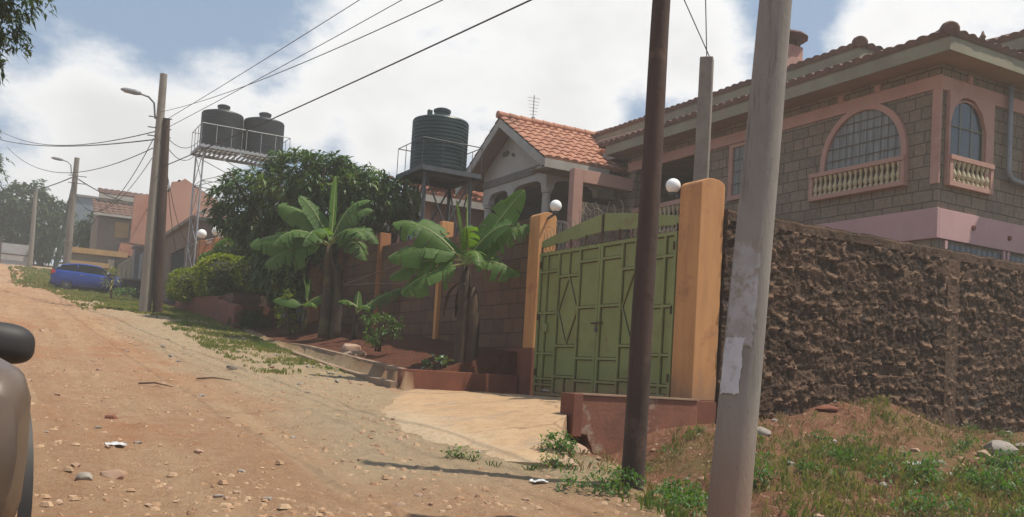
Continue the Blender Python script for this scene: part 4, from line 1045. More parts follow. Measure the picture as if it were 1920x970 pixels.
# ------------------------------------------------------------------ banana plants
def banana_leaf(p, az, el, L, W, droop, seed, tatter=.25, roll=0.0, tw=0.0):
    rnd = random.Random(seed); m = MB(); n = 26
    pts = []; d0 = Vector((cos(az) * cos(el), sin(az) * cos(el), sin(el)))
    pos_ = Vector(p); dirv = d0.copy(); st = L / n
    hz = Vector((cos(az), sin(az), 0))
    for i in range(n + 1):
        pts.append(pos_.copy()); f = i / n
        dirv = (dirv + Vector((0, 0, -1)) * (droop * (.25 + f) / n * 2.2)).normalized(); pos_ = pos_ + dirv * st
    pet = 4
    rib = MB().tube(pts, [lerp(.022, .004, i / n) for i in range(n + 1)], 6)
    sidev = Vector((-sin(az), cos(az), 0))
    for s in (-1, 1):
        prev = None; k = 8
        gaps = set(i for i in range(pet + 2, n - 1) if rnd.random() < tatter + .10)
        drop = [0.0] * (n + 1); cur = rnd.uniform(.1, .5)
        for i in range(n + 1):
            if i in gaps: cur = rnd.uniform(.0, .9)
            drop[i] = cur
        for i in range(pet, n):
            quad = []
            for ii in (i, i + 1):
                f = (ii - pet) / (n - pet); wd = W * (max(0, sin(pi * min(1, f ** .75 * .98 + .015))) ** .42)
                t = (pts[min(ii + 1, n)] - pts[max(ii - 1, 0)]).normalized(); sv_ = (sidev * cos(tw) + t.cross(sidev) * sin(tw) + t * .2).normalized()
                up = sv_.cross(t); up = up if (up.z > 0 or (abs(tw) > .9 and up.dot(Vector((-.49, -.87, .2))) < 0)) else -up
                dd = drop[i]
                row = []
                for q in range(5):
                    g_ = q / 4; v0 = sv_ * (s * wd * g_) + up * (wd * (.22 * g_ - (.30 + dd * .7) * g_ * g_ * (.35 if abs(tw) > .9 else 1))) + Vector((0, 0, -.55 * wd * dd * g_ * g_))
                    v0 += up * .008 * sin(ii * 2.4 + q)
                    row.append(pts[ii] + v0)
                quad.append(row)
            if i in gaps:
                for q in range(3, 5): quad[0][q] = quad[0][q].lerp(quad[1][q], .35)
            if prev is None or i in gaps: 
                base = len(m.v); m.v.extend([tuple(x) for x in quad[0]])
            else: base = prev
            nb = len(m.v); m.v.extend([tuple(x) for x in quad[1]])
            for q in range(4): m.f.append((base + q, base + q + 1, nb + q + 1, nb + q))
            prev = nb
    return m, rib
def banana_mat(name, c1, c2):
    m, nt, p, out = newmat(name); g = N(nt, 'ShaderNodeNewGeometry')
    col = mixc(nt, nz(nt, g.outputs['Position'], 2.3, 3, .6, .3, .7), c1, c2)
    w_ = nz(nt, g.outputs['Position'], 9, 2, .5, .3, .7, (1, 1, 6))
    col = mixc(nt, .25, col, mixc(nt, w_, c1, (.10, .16, .04)))
    nt.links.new(col, p.inputs['Base Color']); p.inputs['Roughness'].default_value = .58; p.inputs['Specular IOR Level'].default_value = .3
    g2 = nz(nt, g.outputs['Position'], 26, 3, .6, .55, .7, (1, 1, 5)); col = mixc(nt, g2, col, (.17, .20, .07)); nt.links.new(col, p.inputs['Base Color'])
    t = N(nt, 'ShaderNodeBsdfTranslucent'); t.inputs[0].default_value = (.20, .36, .02, 1)
    mx = N(nt, 'ShaderNodeMixShader'); mx.inputs[0].default_value = .34
    nt.links.new(p.outputs[0], mx.inputs[1]); nt.links.new(t.outputs[0], mx.inputs[2]); nt.links.new(mx.outputs[0], out.inputs[0])
    bumpn(nt, p, w_, .3, .01); return m
BM_ = banana_mat('banana_leaf', (.035, .095, .018), (.09, .19, .035)); M['rib'] = pm('leaf_midrib', (.26, .30, .10), None, rough=.5, bump=0)
M['dry'] = pm('dry_leaf', (.10, .06, .035), (.06, .035, .022), 8, .9)
def banana(label, base, h, r, leaves, seed, stems=((0, 0),), dry=3):
    t = thing('banana_plant', label, 'banana plant', base, 'banana plants in the roadside bed'); rnd = random.Random(seed)
    b = Vector(base); topp = b + Vector((.03, .02, h))
    for sx, sy in stems:
        hh = h if (sx, sy) == (0, 0) else h * .8
        m = MB().tube([b + Vector((sx, sy, -.1)), b + Vector((sx, sy, .15)), b + Vector((sx * 1.0 + .02, sy * 1.0, hh * .5)), b + Vector((sx * .9, sy * .9, hh * .85)), b + Vector((sx * .8, sy * .8, hh))], [r * 1.1, r, r * .92, r * .8, r * .5], 12)
        for k in range(0):
            a = rnd.uniform(0, 6); z = hh * rnd.uniform(.3, .9)
            m.add([b + Vector((sx + r * .95 * cos(a + q), sy + r * .95 * sin(a + q), z - w_)) for q, w_ in ((-.3, 0), (.3, 0), (.1, .45), (-.15, .35))], [(0, 1, 2, 3)])
        child('stem', m, M['pstem'], t, smooth=True)
    for i, (azd, eld, L, W, dr, tat, twd) in enumerate(leaves):
        mb, rib = banana_leaf(topp + Vector((0, 0, -.05 * i % .2)), radians(azd), radians(eld), L, W, dr, seed * 50 + i, tat, 0, radians(twd))
        lf = child('leaf', mb, BM_, t, smooth=True, fixn=False); child('midrib', rib, M['rib'], lf, smooth=True)
    for k in range(dry):
        a = rnd.uniform(0, 6.28); m, rib = banana_leaf(topp + Vector((0, 0, -.3)), a, radians(10), rnd.uniform(.6, 1.0), .05, 3.5, seed * 70 + k, .5)
        child('dry_leaf', m, M['dry'], t, smooth=True, fixn=False)
    return t
# azimuths: view looks along about 61 deg from +x ; image-left is ~ 151 deg, image-right ~ -29 deg
banana('large banana plant with upright backlit leaves in front of the orange wall post', (7.2, 14.75, 1.55), 1.85, .12,
       [(150, 50, 1.60, .30, .75, .12, -50), (154, 20, 1.45, .25, .65, .15, -35), (148, 4, 1.45, .28, .55, .22, -45), (158, -12, 1.30, .27, .50, .25, -40),
        (-31, 60, 1.70, .30, .18, .10, 80), (-24, 42, 1.35, .22, .40, .65, 50), (-31, 8, 1.0, .24, .60, .25, 40), (80, 80, 1.3, .14, .05, .0, 70), (140, 78, 1.2, .05, .05, .0, 60), (-100, 25, .9, .22, 1.2, .4, 0), (-60, 55, 1.1, .26, .7, .4, 60), (30, 30, 1.2, .2, .7, .4, 0), (-120, 50, 1.0, .2, .9, .4, 30)], 3, ((0, 0), (.16, -.10)), 3)
banana('big tattered banana plant under the leafy tree', (7.0, 21.9, 2.25), 2.15, .13,
       [(150, 20, 2.05, .36, .62, .2, -48), (152, 48, 1.6, .30, .60, .15, -50), (156, -6, 1.7, .36, .5, .20, -45), (160, 64, 1.4, .24, .5, .2, -60), (70, 82, 1.8, .24, .1, .0, 70), (-29, 66, 1.35, .24, 1.1, .65, 50), (-27, 74, 1.5, .22, 1.2, .75, 50), (-35, 50, 1.4, .26, 1.5, .7, 40), (170, 38, 1.6, .3, 1.3, .5, -30), (-140, 30, 1.4, .34, 1.4, .4, 20), (-60, 45, 1.2, .28, 1.3, .6, 30), (-15, 35, 1.1, .22, 1.4, .65, 40), (120, 30, 1.5, .34, 1.0, .4, -40), (-45, 20, 1.2, .28, 1.5, .6, 20)], 4, ((0, 0), (.24, -.12)), 5)
banana('young banana plant with short leaves left of the big banana stem', (6.9, 23.2, 2.4), .55, .06,
       [(150, 30, .9, .2, .6, .1, -40), (100, 70, .8, .12, .1, 0, 60), (-29, 40, .7, .17, .6, .1, 40), (60, 75, .75, .12, .1, 0, 60), (-90, 30, .6, .16, .8, .1, 0)], 5, dry=0)
banana('low banana shoot with one ragged leaf against the block wall', (7.3, 20.6, 2.2), .55, .06,
       [(-25, 42, 1.2, .19, .3, .55, 40), (140, 40, .5, .12, .8, .2, 0), (-70, 30, .5, .12, .8, .2, 0), (60, 75, .5, .1, .1, 0, 0)], 6, dry=0)

# ------------------------------------------------------------------ shrubs, hedges, small plants
def bush(name, label, base, blobs, ncl, leaf, w, mat, per=6, seed=1, cat='bush', group=None, stems=6, keep=None):
    t = thing(name, label, cat, base, group); rnd = random.Random(seed); m = MB()
    for k in range(stems):
        bl = blobs[k % len(blobs)]
        e = Vector((bl[0] + rnd.uniform(-.5, .5) * bl[3], bl[1] + rnd.uniform(-.5, .5) * bl[4], bl[2] + rnd.uniform(-.2, .6) * bl[5]))
        m.tube([Vector(base) + Vector((rnd.uniform(-.05, .05), rnd.uniform(-.05, .05), -.1)), Vector(base).lerp(e, .5) + Vector((rnd.uniform(-.05, .05), 0, .05)), e], [.02, .014, .006], 5)
    child('stem', m, M['bark'], t)
    m = MB(); canopy(m, blobs, ncl, leaf, w, per, seed, .3, .2, keep=keep); child('foliage', m, mat, t, fixn=False)
    return t
bush('leafy_shrub', 'upright leafy shrub in the soil bed by the upper kerb', (6.75, 17.6, 1.95), [(6.70, 17.7, 2.30, .16, .16, .32), (6.85, 17.2, 2.28, .22, .15, .28), (6.6, 17.3, 2.12, .26, .22, .16), (6.68, 18.0, 2.5, .1, .1, .2)], 110, .10, .020, M['leaf_hedge'], 7, 41)
bush('leafy_shrub', 'small pale leaved seedling beside the driveway wall', (6.75, 14.72, 1.52), [(6.7, 14.72, 1.66, .19, .13, .11)], 16, .17, .042, leafmat('pale_leaf', (.09, .14, .07), (.14, .19, .10), .25, .4), 5, 43)
bush('leafy_shrub', 'yellow green flowering shrub beside the young banana plant', (6.6, 23.6, 2.35), [(6.6, 23.7, 2.85, .3, .3, .5), (6.5, 23.5, 2.5, .25, .25, .2)], 150, .11, .03, M['leaf_yel'], 7, 44)
bush('leafy_shrub', 'dark low shrub in front of the orange brown post', (6.2, 26.3, 2.5), [(6.2, 26.3, 2.62, .5, .9, .28)], 200, .12, .02, M['leaf_dark'], 7, 45)
# clipped hedges on the planter
def clipped(name, label, base, blobs, n, mat, seed, leaf=.09):
    t = thing(name, label, 'hedge', base, 'clipped hedges on the brown planter'); m = MB(); rnd = random.Random(seed)
    tot = sum(b[3] * b[4] + b[4] * b[5] + b[3] * b[5] for b in blobs)
    for k in range(n):
        q = rnd.random() * tot
        for bl in blobs:
            q -= bl[3] * bl[4] + bl[4] * bl[5] + bl[3] * bl[5]
            if q <= 0: break
        d = Vector((rnd.gauss(0, 1), rnd.gauss(0, 1), rnd.gauss(0, 1))).normalized()
        e = 1 / (abs(d.x) ** 4 + abs(d.y) ** 4 + abs(d.z) ** 4) ** .25
        r_ = e * (1 - .12 * rnd.random() ** 2) * (1 + .07 * noise.noise(Vector((d.x * 3, d.y * 3, d.z * 3 + bl[0]))))
        c = Vector((bl[0] + d.x * bl[3] * r_, bl[1] + d.y * bl[4] * r_, bl[2] + d.z * bl[5] * r_))
        for j in range(4):
            ld = d * .8 + Vector((rnd.uniform(-1, 1), rnd.uniform(-1, 1), rnd.uniform(-.4, 1.1)))
            leaf_blade(m, c, ld, rnd.uniform(-.5, .5), leaf * rnd.uniform(.6, 1.2), leaf * .24, .3, .2)
    child('foliage', m, mat, t, fixn=False)
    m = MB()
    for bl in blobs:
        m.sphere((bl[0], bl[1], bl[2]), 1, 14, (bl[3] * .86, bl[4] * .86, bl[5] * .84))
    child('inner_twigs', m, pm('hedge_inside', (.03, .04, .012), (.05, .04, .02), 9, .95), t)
    return t
clipped('clipped_hedge', 'lower yellow topped clipped hedge on the brown planter', (6.3, 31.5, 3.1), [(5.9, 33.0, 3.95, .75, 1.4, .5), (6.3, 30.2, 4.10, .75, 1.5, .62), (6.9, 28.3, 4.12, .6, .9, .50)], 3400, M['leaf_yel'], 51, .12)
clipped('clipped_hedge', 'upper rounded green hedge behind the yellow topped one', (7.0, 33, 3.2), [(6.9, 33.6, 4.75, .7, 1.2, .45), (7.0, 31.3, 4.95, .7, 1.5, .52)], 2400, M['leaf_hedge'], 52, .13)
pl = thing('hedge_planter', 'red brown planter wall below the clipped hedges', 'planter', (6.0, 31, 2.6))
child('front_wall', MB().prism('x', [(25.9, 2.3), (35.6, 3.0), (35.6, 3.62), (30, 3.44), (28.2, 3.36), (28.2, 3.26), (25.9, 3.0)], 5.75, 5.95), M['plinth'], pl, bevel=.02)
child('side_wall', MB().box(5.95, 7.2, 35.4, 35.6, 2.6, 3.62).box(5.95, 7.2, 27.0, 27.15, 2.2, 3.1), M['plinth'], pl)
child('soil', MB().box(5.95, 7.2, 27.15, 35.4, 2.8, 3.42), pm('dark_soil', (.12, .06, .04), (.08, .04, .03), 5), pl)

# ------------------------------------------------------------------ neighbour compounds along the road
nb = thing('neighbour_gate', 'white barred gate between orange brown posts in the shade of the tree', 'gate', (7.3, 27.5, 2.6))
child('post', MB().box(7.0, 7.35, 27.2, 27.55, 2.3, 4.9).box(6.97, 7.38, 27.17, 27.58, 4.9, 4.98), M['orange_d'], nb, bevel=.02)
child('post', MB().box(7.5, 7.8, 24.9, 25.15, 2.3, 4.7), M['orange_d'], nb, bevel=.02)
m = MB()
for k in range(14):
    a = k / 14; m.bar((lerp(7.3, 7.6, a), lerp(27.2, 25.1, a), 2.6), (lerp(7.3, 7.6, a), lerp(27.2, 25.1, a), 4.2), .02)
for z in (2.8, 3.5, 4.2): m.bar((7.3, 27.2, z), (7.6, 25.1, z), .025)
child('gate_bars', m, M['bwhite'], nb)
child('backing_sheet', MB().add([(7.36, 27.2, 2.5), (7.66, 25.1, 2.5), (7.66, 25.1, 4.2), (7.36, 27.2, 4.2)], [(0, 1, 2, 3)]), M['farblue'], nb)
fw = thing('orange_fence_wall', 'orange brown garden wall with white spikes and two globe lamps', 'wall', (7.1, 34, 3.0))
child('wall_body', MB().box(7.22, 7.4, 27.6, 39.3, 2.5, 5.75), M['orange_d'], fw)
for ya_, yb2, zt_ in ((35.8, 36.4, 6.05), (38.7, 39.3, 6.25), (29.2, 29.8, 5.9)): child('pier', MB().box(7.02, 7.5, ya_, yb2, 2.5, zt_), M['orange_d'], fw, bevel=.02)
child('top_rail', MB().tube([(7.3, 40.4, 6.15), (7.3, 28, 5.95)], .035, 6), M['bwhite'], fw)
for k in range(6):
    child('spike', MB().tube([(7.0, 33.6 + k * .36, 4.9), (6.97, 33.6 + k * .36, 5.35 + .12 * (k % 2)), (6.97, 33.7 + k * .36, 5.7)], [.035, .03, .004], 6), M['bwhite'], fw)
globe((7.12, 39.0, 6.52), None, 'left white globe lamp on the orange brown garden wall', .19)
globe((7.12, 36.1, 6.32), None, 'right white globe lamp on the orange brown garden wall', .19)
gh = thing('gatehouse', 'dark brown rendered gatehouse with a black metal gate beside the wooden pole', 'gatehouse', (7.4, 48, 3.9))
child('wall', MB().box(7.2, 10.5, 41.2, 43.2, 3.2, 7.35).box(7.2, 7.6, 46.8, 54.5, 3.4, 7.3).box(7.2, 10.5, 43.2, 46.8, 6.4, 7.32), pm('brown_render', (.20, .14, .105), (.15, .105, .08), 1, .95, .3, 15), gh)
child('roof_slab', MB().box(7.0, 10.7, 41.0, 54.6, 7.35, 7.5), M['concrete2'], gh)
child('gate', MB().box(7.3, 7.34, 43.2, 46.8, 3.5, 6.4), M['black'], gh)
m = MB()
for k in range(16): m.box(7.26, 7.295, 43.25 + k * .225, 43.29 + k * .225, 3.6, 6.4)
child('gate_bars', m, M['dark_steel'], gh)
child('antenna_rod', MB().tube([(7.6, 43, 7.4), (7.65, 43, 9.2)], .04, 5), M['rust'], gh)
wg = thing('white_gate', 'pale pillar with globe and dark barred gate behind the lamp pole', 'gate', (7.0, 57, 5.0))
child('pillar', MB().box(6.7, 7.3, 56.2, 57.0, 4.6, 7.5).box(6.6, 7.4, 56.1, 57.1, 7.5, 7.62), M['greyw'], wg, bevel=.02)
child('gate_bars', MB().box(7.0, 7.05, 54.6, 56.1, 4.8, 7.2), M['dark_steel'], wg)
m = MB()
for k in range(3): m.bar((6.96, 54.8 + k * .5, 4.8), (6.96, 54.8 + k * .5, 7.1), .035)
child('white_bar', m, M['bwhite'], wg)
globe((6.95, 56.6, 7.86), None, 'small white globe lamp on the pale pillar behind the lamp pole', .2)
bwl = thing('compound_wall', 'dull brown compound wall with white posts behind the blue car', 'wall', (6.8, 62, 5.2))
child('wall_body', MB().box(6.9, 7.1, 57.1, 66.8, 4.6, 7.3), M['concrete2'], bwl)
for y in (58.6, 61.2, 63.8): child('post', MB().box(6.78, 6.9, y, y + .2, 4.8, 7.0), M['cream'], bwl)
# ochre beamed gate structure beyond
og = thing('ochre_gateway', 'grey gateway with two ochre beams behind the blue car', 'gateway', (5.5, 66, 5.8))
child('wall_body', MB().box(4.15, 7.4, 66.6, 66.9, 5.2, 8.0), pm('grey_stone', (.22, .21, .17), (.16, .15, .13), 1.5, .95, .4, 12), og)
child('beam', MB().box(4.1, 7.5, 66.35, 66.7, 7.85, 8.2), M['ochre'], og)
child('beam', MB().box(4.1, 6.4, 66.1, 66.6, 7.0, 7.32), M['ochre'], og)
child('column', MB().box(6.3, 6.7, 66.2, 66.6, 5.4, 7.6), M['concrete2'], og)
child('gate', MB().box(4.3, 6.3, 66.54, 66.6, 5.3, 6.6), M['rust'], og)
# salmon house with gable
SH = thing('salmon_house', 'big plain salmon pink house wall with a peaked top', 'house', (8, 50, 4))
child('wall', MB().prism('y', [(5.75, 7.1), (9.5, 6.9), (11.5, 6.9), (11.5, 8.6), (10.0, 9.75), (8.15, 10.75), (7.9, 10.55), (7.55, 10.5), (7.45, 9.95), (5.8, 9.5)], 50.4, 50.7), M['salmon'], SH)
child('wall', MB().box(7.2, 14, 50.7, 60, 4, 9.3), M['salmon'], SH)
child('roof', MB().add([(7.0, 50.72, 10.0), (7.5, 50.72, 10.3), (7.5, 60, 10.3), (7.0, 60, 10.0)], [(0, 1, 2, 3)]).add([(7.9, 50.6, 10.7), (12.0, 50.6, 8.6), (12.0, 60, 8.6), (7.9, 60, 10.7)], [(0, 1, 2, 3)]), M['tile_dark'], SH)
child('window', MB().box(6.6, 7.3, 50.3, 50.38, 6.9, 7.0), M['greyw'], SH)
# neighbour house behind orange wall (grey green sheet roof, dark porch)
NH = thing('sheet_roof_house', 'low house with pale sheet roof and dark windows behind the tank tower', 'house', (10.5, 44, 4))
m = MB(); m.add([(8.2, 43.4, 7.6), (12.5, 43.4, 9.4), (12.5, 50, 9.6), (8.2, 50, 7.8)], [(0, 1, 2, 3)])
child('roof', m, M['sheet'], NH)
child('wall', MB().box(8.6, 14, 44.0, 50, 3.6, 7.8), M['salmon'], NH)
for x in (8.9, 10.2): child('window', MB().box(x, x + .8, 43.95, 43.998, 6.2, 7.3), M['glass'], NH)
child('fascia', MB().add([(8.2, 43.38, 7.5), (12.5, 43.38, 9.3), (12.5, 43.38, 9.45), (8.2, 43.38, 7.65)], [(0, 1, 2, 3)]), M['fascia_w'], NH)
# tiled house far
TH = thing('tiled_house', 'distant house with two tiers of red tile roof', 'house', (7, 70, 6))
child('wall', MB().box(5.9, 10.5, 70.6, 76, 5.8, 10.9), pm('olive_wall', (.26, .20, .15), (.18, .14, .11), .8, .95, .2, 12), TH)
child('upper_wall', MB().box(6.0, 10.6, 71.9, 76, 11.2, 12.55), M['concrete2'], TH)
m = MB(); tile_slope(m, (5.5, 70.0, 11.1), (1, 0, 0), (0, 1, .55), 4.3, 2.5, None, None, .4, .5, .07, 1); ro = child('roof', m, M['tile_dark'], TH, smooth='auto', fixn=False)
m = MB(); tile_slope(m, (5.9, 71.8, 12.75), (1, 0, 0), (0, 1, .35), 4.6, 1.8, None, None, .4, .5, .07, 2); child('roof', m, M['tile_dark'], TH, smooth='auto', fixn=False)
child('fascia', MB().box(5.5, 9.8, 69.92, 69.98, 10.95, 11.12).box(5.9, 10.5, 71.72, 71.78, 12.42, 12.74), M['fascia_w'], TH)
child('window', MB().box(7.0, 7.9, 70.5, 70.59, 9.6, 10.7), M['ochre'], TH)
child('stair_wall', MB().prism('y', [(7.2, 6), (10.5, 6), (10.5, 10.6), (8.9, 10.3), (7.2, 8.9)], 69.2, 69.3), pm('maroon_wall', (.12, .07, .06), (.09, .055, .05), 1), TH)
child('porch_roof', MB().prism('y', [(7.1, 8.3), (8.5, 8.2), (8.5, 8.95), (7.3, 9.1)], 68.9, 69.1), M['tile'], TH)
FB = thing('far_building', 'far grey blue building showing beside the tiled house', 'building', (6.5, 99, 9.6))
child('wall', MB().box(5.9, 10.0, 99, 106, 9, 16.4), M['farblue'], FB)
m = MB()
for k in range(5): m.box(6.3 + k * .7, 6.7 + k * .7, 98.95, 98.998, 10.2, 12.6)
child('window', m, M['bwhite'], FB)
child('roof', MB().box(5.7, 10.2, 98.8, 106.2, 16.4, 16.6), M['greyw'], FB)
FW = thing('sheet_fence', 'long pale iron sheet fence at the far end of the road', 'fence', (0, 90, 8.4))
for k in range(5):
    x = -9.4 + k * 2.4; child('sheet_panel', MB().box(x, x + 2.3, 90 - .3 * k, 90.04 - .3 * k, 8.3, 10.25 - .02 * k), M['sheet'], FW)
for k in range(6):
    x = -9.45 + k * 2.4; child('post', MB().box(x - .06, x + .06, 89.9 - .3 * k, 90.1 - .3 * k, 8.2, 10.5), M['rust'], FW)
child('rail', MB().box(-9.4, 2.5, 88.6, 88.66, 9.2, 9.3), M['rust'], FW)
# house left of the gabled one behind the tank stand
LH = thing('backyard_house', 'shaded house with clay roof behind the dark tank stand', 'house', (13, 28, 2))
child('wall', MB().box(12.4, 20, 28.3, 36, 1.5, 7.3), M['pink'], LH)
m = MB(); tile_slope(m, (11.7, 36.8, 7.25), (0, -1, 0), (1, 0, .45), 9.2, 3.6, None, None, .3, .36, .055, 61); child('roof', m, M['tile'], LH, smooth='auto', fixn=False)
m = MB(); tile_slope(m, (11.7, 27.6, 7.27), (1, 0, 0), (0, 1, .30), 6.5, 3.3, None, None, .3, .36, .055, 62); child('roof', m, M['tile'], LH, smooth='auto', fixn=False)
child('fascia', MB().box(11.72, 11.76, 27.6, 36.8, 7.0, 7.22).box(11.76, 18, 27.6, 27.64, 7.0, 7.22), M['fascia_w'], LH)
for y in (29.2, 31.6, 34.0):
    wn = child('window', MB().box(12.3, 12.4, y, y + 1.4, 4.8, 6.4), M['fascia_w'], LH); child('pane', MB().box(12.27, 12.299, y + .1, y + 1.3, 4.9, 6.3), M['glass'], wn)
child('column', MB().box(11.9, 12.05, 28.0, 28.15, 1.5, 7.0), M['white'], LH)
child('column', MB().box(11.9, 12.05, 31.0, 31.15, 1.5, 7.0), M['white'], LH)
dw = thing('dark_planter', 'dark low wall with small plants right in front of the blue car', 'wall', (6.3, 51.5, 4.3))
child('wall_body', MB().box(5.65, 6.9, 51.2, 51.8, 4.1, 5.30), M['black'], dw); child('coping', MB().box(5.6, 6.95, 51.15, 51.85, 5.30, 5.37), M['concrete2'], dw)
bush('leafy_shrub', 'low grey green shrub at the foot of the dark wall', (5.6, 47, 4.1), [(5.4, 47, 4.25, .8, 1.2, .3)], 120, .16, .03, M['leaf_hedge'], 6, 71)
bush('leafy_shrub', 'yellowing young palm like plant beside the blue car', (4.15, 41, 3.6), [(4.1, 41, 4.35, .16, .2, .6), (4.12, 41, 3.95, .22, .25, .25)], 60, .4, .03, leafmat('palm_leaf', (.20, .22, .06), (.30, .26, .10), .3, .6), 4, 72)
ybx = thing('yellow_sign', 'small yellow board under the far tree', 'sign', (3.4, 97, 9.3))
child('board', MB().box(2.9, 4.0, 97, 97.08, 9.75, 10.2), M['yellow'], ybx, bevel=.01); child('post', MB().box(2.95, 3.03, 97.08, 97.16, 9.2, 10.2).box(3.87, 3.95, 97.08, 97.16, 9.2, 10.2), M['dark_steel'], ybx)

# ------------------------------------------------------------------ cars
def car(name, label, cat, loc, rz, L, Wd, Ht, paint, spec):
    t = thing(name, label, cat, loc, None, rz)
    hw = Wd / 2; ns = 33
    top = spec['top']; belt = spec['belt']; cab = spec['cab']; whx = spec['wheels']; rw = spec['rw']
    def part(nm, mb, mat, parent=t, **k):
        return mb.build(nm, mat, parent, local=True, **k)
    # lower body loft
    xs_ = np.linspace(-L / 2, L / 2, ns); v = []; prof_n = 0
    for x in xs_:
        f = (x + L / 2) / L
        e = min(f, 1 - f) * L           # distance to the nearest end
        wv = hw * (1 - spec.get('tap', .16) * (1 - min(1, e / spec.get('tl', .55))) ** 2.2)
        zb = .24 + .10 * (1 - min(1, e / .35)) ** 2
        zs = float(np.interp(f, *belt)); zt = float(np.interp(f, *top))
        row = [(0, zb), (wv * .82, zb), (wv * .95, zb + .06), (wv * .99, zb + .2), (wv, lerp(zb, zs, .55)), (wv * .995, zs - .12), (wv * .96, zs - .03), (wv * .90, zs + .0), (wv * .70, lerp(zs, zt, .75)), (wv * .35, zt), (0, zt + .01)]
        prof_n = len(row)
        for y, z in row: v.append((x, y, z))
        for y, z in row[-2:0:-1]: v.append((x, -y, z))
    m_ = prof_n * 2 - 2; fc = []
    for i in range(ns - 1):
        for k in range(m_): fc.append((i * m_ + k, i * m_ + (k + 1) % m_, (i + 1) * m_ + (k + 1) % m_, (i + 1) * m_ + k))
    fc += [tuple(range(m_)), tuple(range((ns - 1) * m_, ns * m_))[::-1]]
    body = part('body', MB().add(v, fc), paint, smooth='auto')
    for wx in whx:       # wheel wells cut into the body
        bm_ = bpy.data.meshes.new('cut'); cm = MB().lathe(wx, 0, [(rw * 1.17, -Wd), (rw * 1.17, Wd)], 28, 'y', rw)
        co = cm.build('wheel_cut', M['black']); md = body.modifiers.new('b', 'BOOLEAN'); md.object = co; md.operation = 'DIFFERENCE'; md.solver = 'EXACT'
        dg = bpy.context.evaluated_depsgraph_get(); nm_ = bpy.data.meshes.new_from_object(body.evaluated_get(dg)); body.modifiers.clear(); body.data = nm_; nm_.set_sharp_from_angle(angle=radians(62))
        bpy.data.objects.remove(co)
    part('underbody', MB().box(-L / 2 + .25, L / 2 - .25, -hw * .72, hw * .72, .22, .62), M['black'])
    # cabin : glass house
    c0, c1, c2, c3 = cab   # rear bottom, rear top, front top, front bottom (x)
    n = 14; v = []; zr = Ht
    for i in range(n):
        f = i / (n - 1)
        xb = lerp(c0, c3, f); xt = lerp(c1, c2, f); zsb = float(np.interp((xb + L / 2) / L, *belt)) - .03
        zr_ = Ht - .09 * (2 * f - 1) ** 2 - .03 * (1 - f)
        e = .06 * (abs(2 * f - 1) ** 3)
        for y, z, xx in ((hw * (.93 - e), zsb, xb), (hw * (.80 - e), zr_ - .09, lerp(xb, xt, .86)), (hw * (.70 - e), zr_ - .025, xt), (0, zr_ + .015, xt)):
            v.append((xx, y, z))
        for y, z, xx in ((-hw * (.70 - e), zr_ - .025, xt), (-hw * (.80 - e), zr_ - .09, lerp(xb, xt, .86)), (-hw * (.93 - e), zsb, xb)):
            v.append((xx, y, z))
    fc = [(i * 7 + k, i * 7 + k + 1, (i + 1) * 7 + k + 1, (i + 1) * 7 + k) for i in range(n - 1) for k in (0, 5)]
    fc += [(0, 1, 2, 3, 4, 5, 6), tuple((n - 1) * 7 + k for k in range(7))[::-1]]
    part('windows', MB().add(v, fc), M['glasscar'] if 'glasscar' in M else M['glass'])
    rf = [(i * 7 + k, i * 7 + k + 1, (i + 1) * 7 + k + 1, (i + 1) * 7 + k) for i in range(n - 1) for k in (1, 2, 3, 4)]
    vr = [(p[0], p[1] * 1.005, p[2] + .004) for p in v]
    part('roof', MB().add(vr, rf), paint, smooth=True)
    m = MB()
    for i0 in (0, 5, n - 1):
        for s in (0, 6):
            a = Vector(v[i0 * 7 + s]); b = Vector(v[i0 * 7 + (1 if s == 0 else 5)]); m.tube([a + Vector((0, .0, 0)), b], .028 if i0 in (0, n - 1) else .02, 6)
    part('pillar', m, paint if not spec.get('blackpillar') else M['cardark'], smooth=True)
    for wx in whx:
        for s in (-1, 1):
            y0 = s * (hw - .11)
            pr = [(rw * .62, -.10), (rw * .93, -.105), (rw, -.06), (rw, .06), (rw * .93, .105), (rw * .62, .10)]
            wl = part('wheel', MB().lathe(wx, y0, pr, 36, 'y', rw), M['black'], smooth='auto')
            rm_ = MB().lathe(wx, y0, [(rw * .64, -.085), (rw * .66, 0), (rw * .64, .085)], 28, 'y', rw)
            for k in range(7):
                a = 2 * pi * k / 7; yy = y0 + s * .088
                rm_.bar((wx, yy, rw), (wx + rw * .6 * cos(a), yy, rw + rw * .6 * sin(a)), .028)
            rm_.lathe(wx, y0, [(rw * .14, .07 * s), (rw * .14, .10 * s)], 12, 'y', rw)
            wlr = rm_.build('rim', M['pipe'], wl, local=True, smooth='auto')
            fl = MB(); vsf = []
            for k in range(17):
                a = lerp(-.15, pi + .15, k / 16)
                for r_, q in ((rw * 1.15, .0), (rw * 1.16, .028), (rw * 1.29, .022), (rw * 1.30, -.03)):
                    vsf.append((wx + r_ * cos(a), s * (hw + q + spec.get('flare', -.012)), rw + r_ * sin(a)))
            fl.add(vsf, [(k * 4 + q, k * 4 + q + 1, (k + 1) * 4 + q + 1, (k + 1) * 4 + q) for k in range(16) for q in range(3)])
            part('wheel_arch', fl, M['cardark'] if spec.get('darkflare') else paint, smooth='auto')
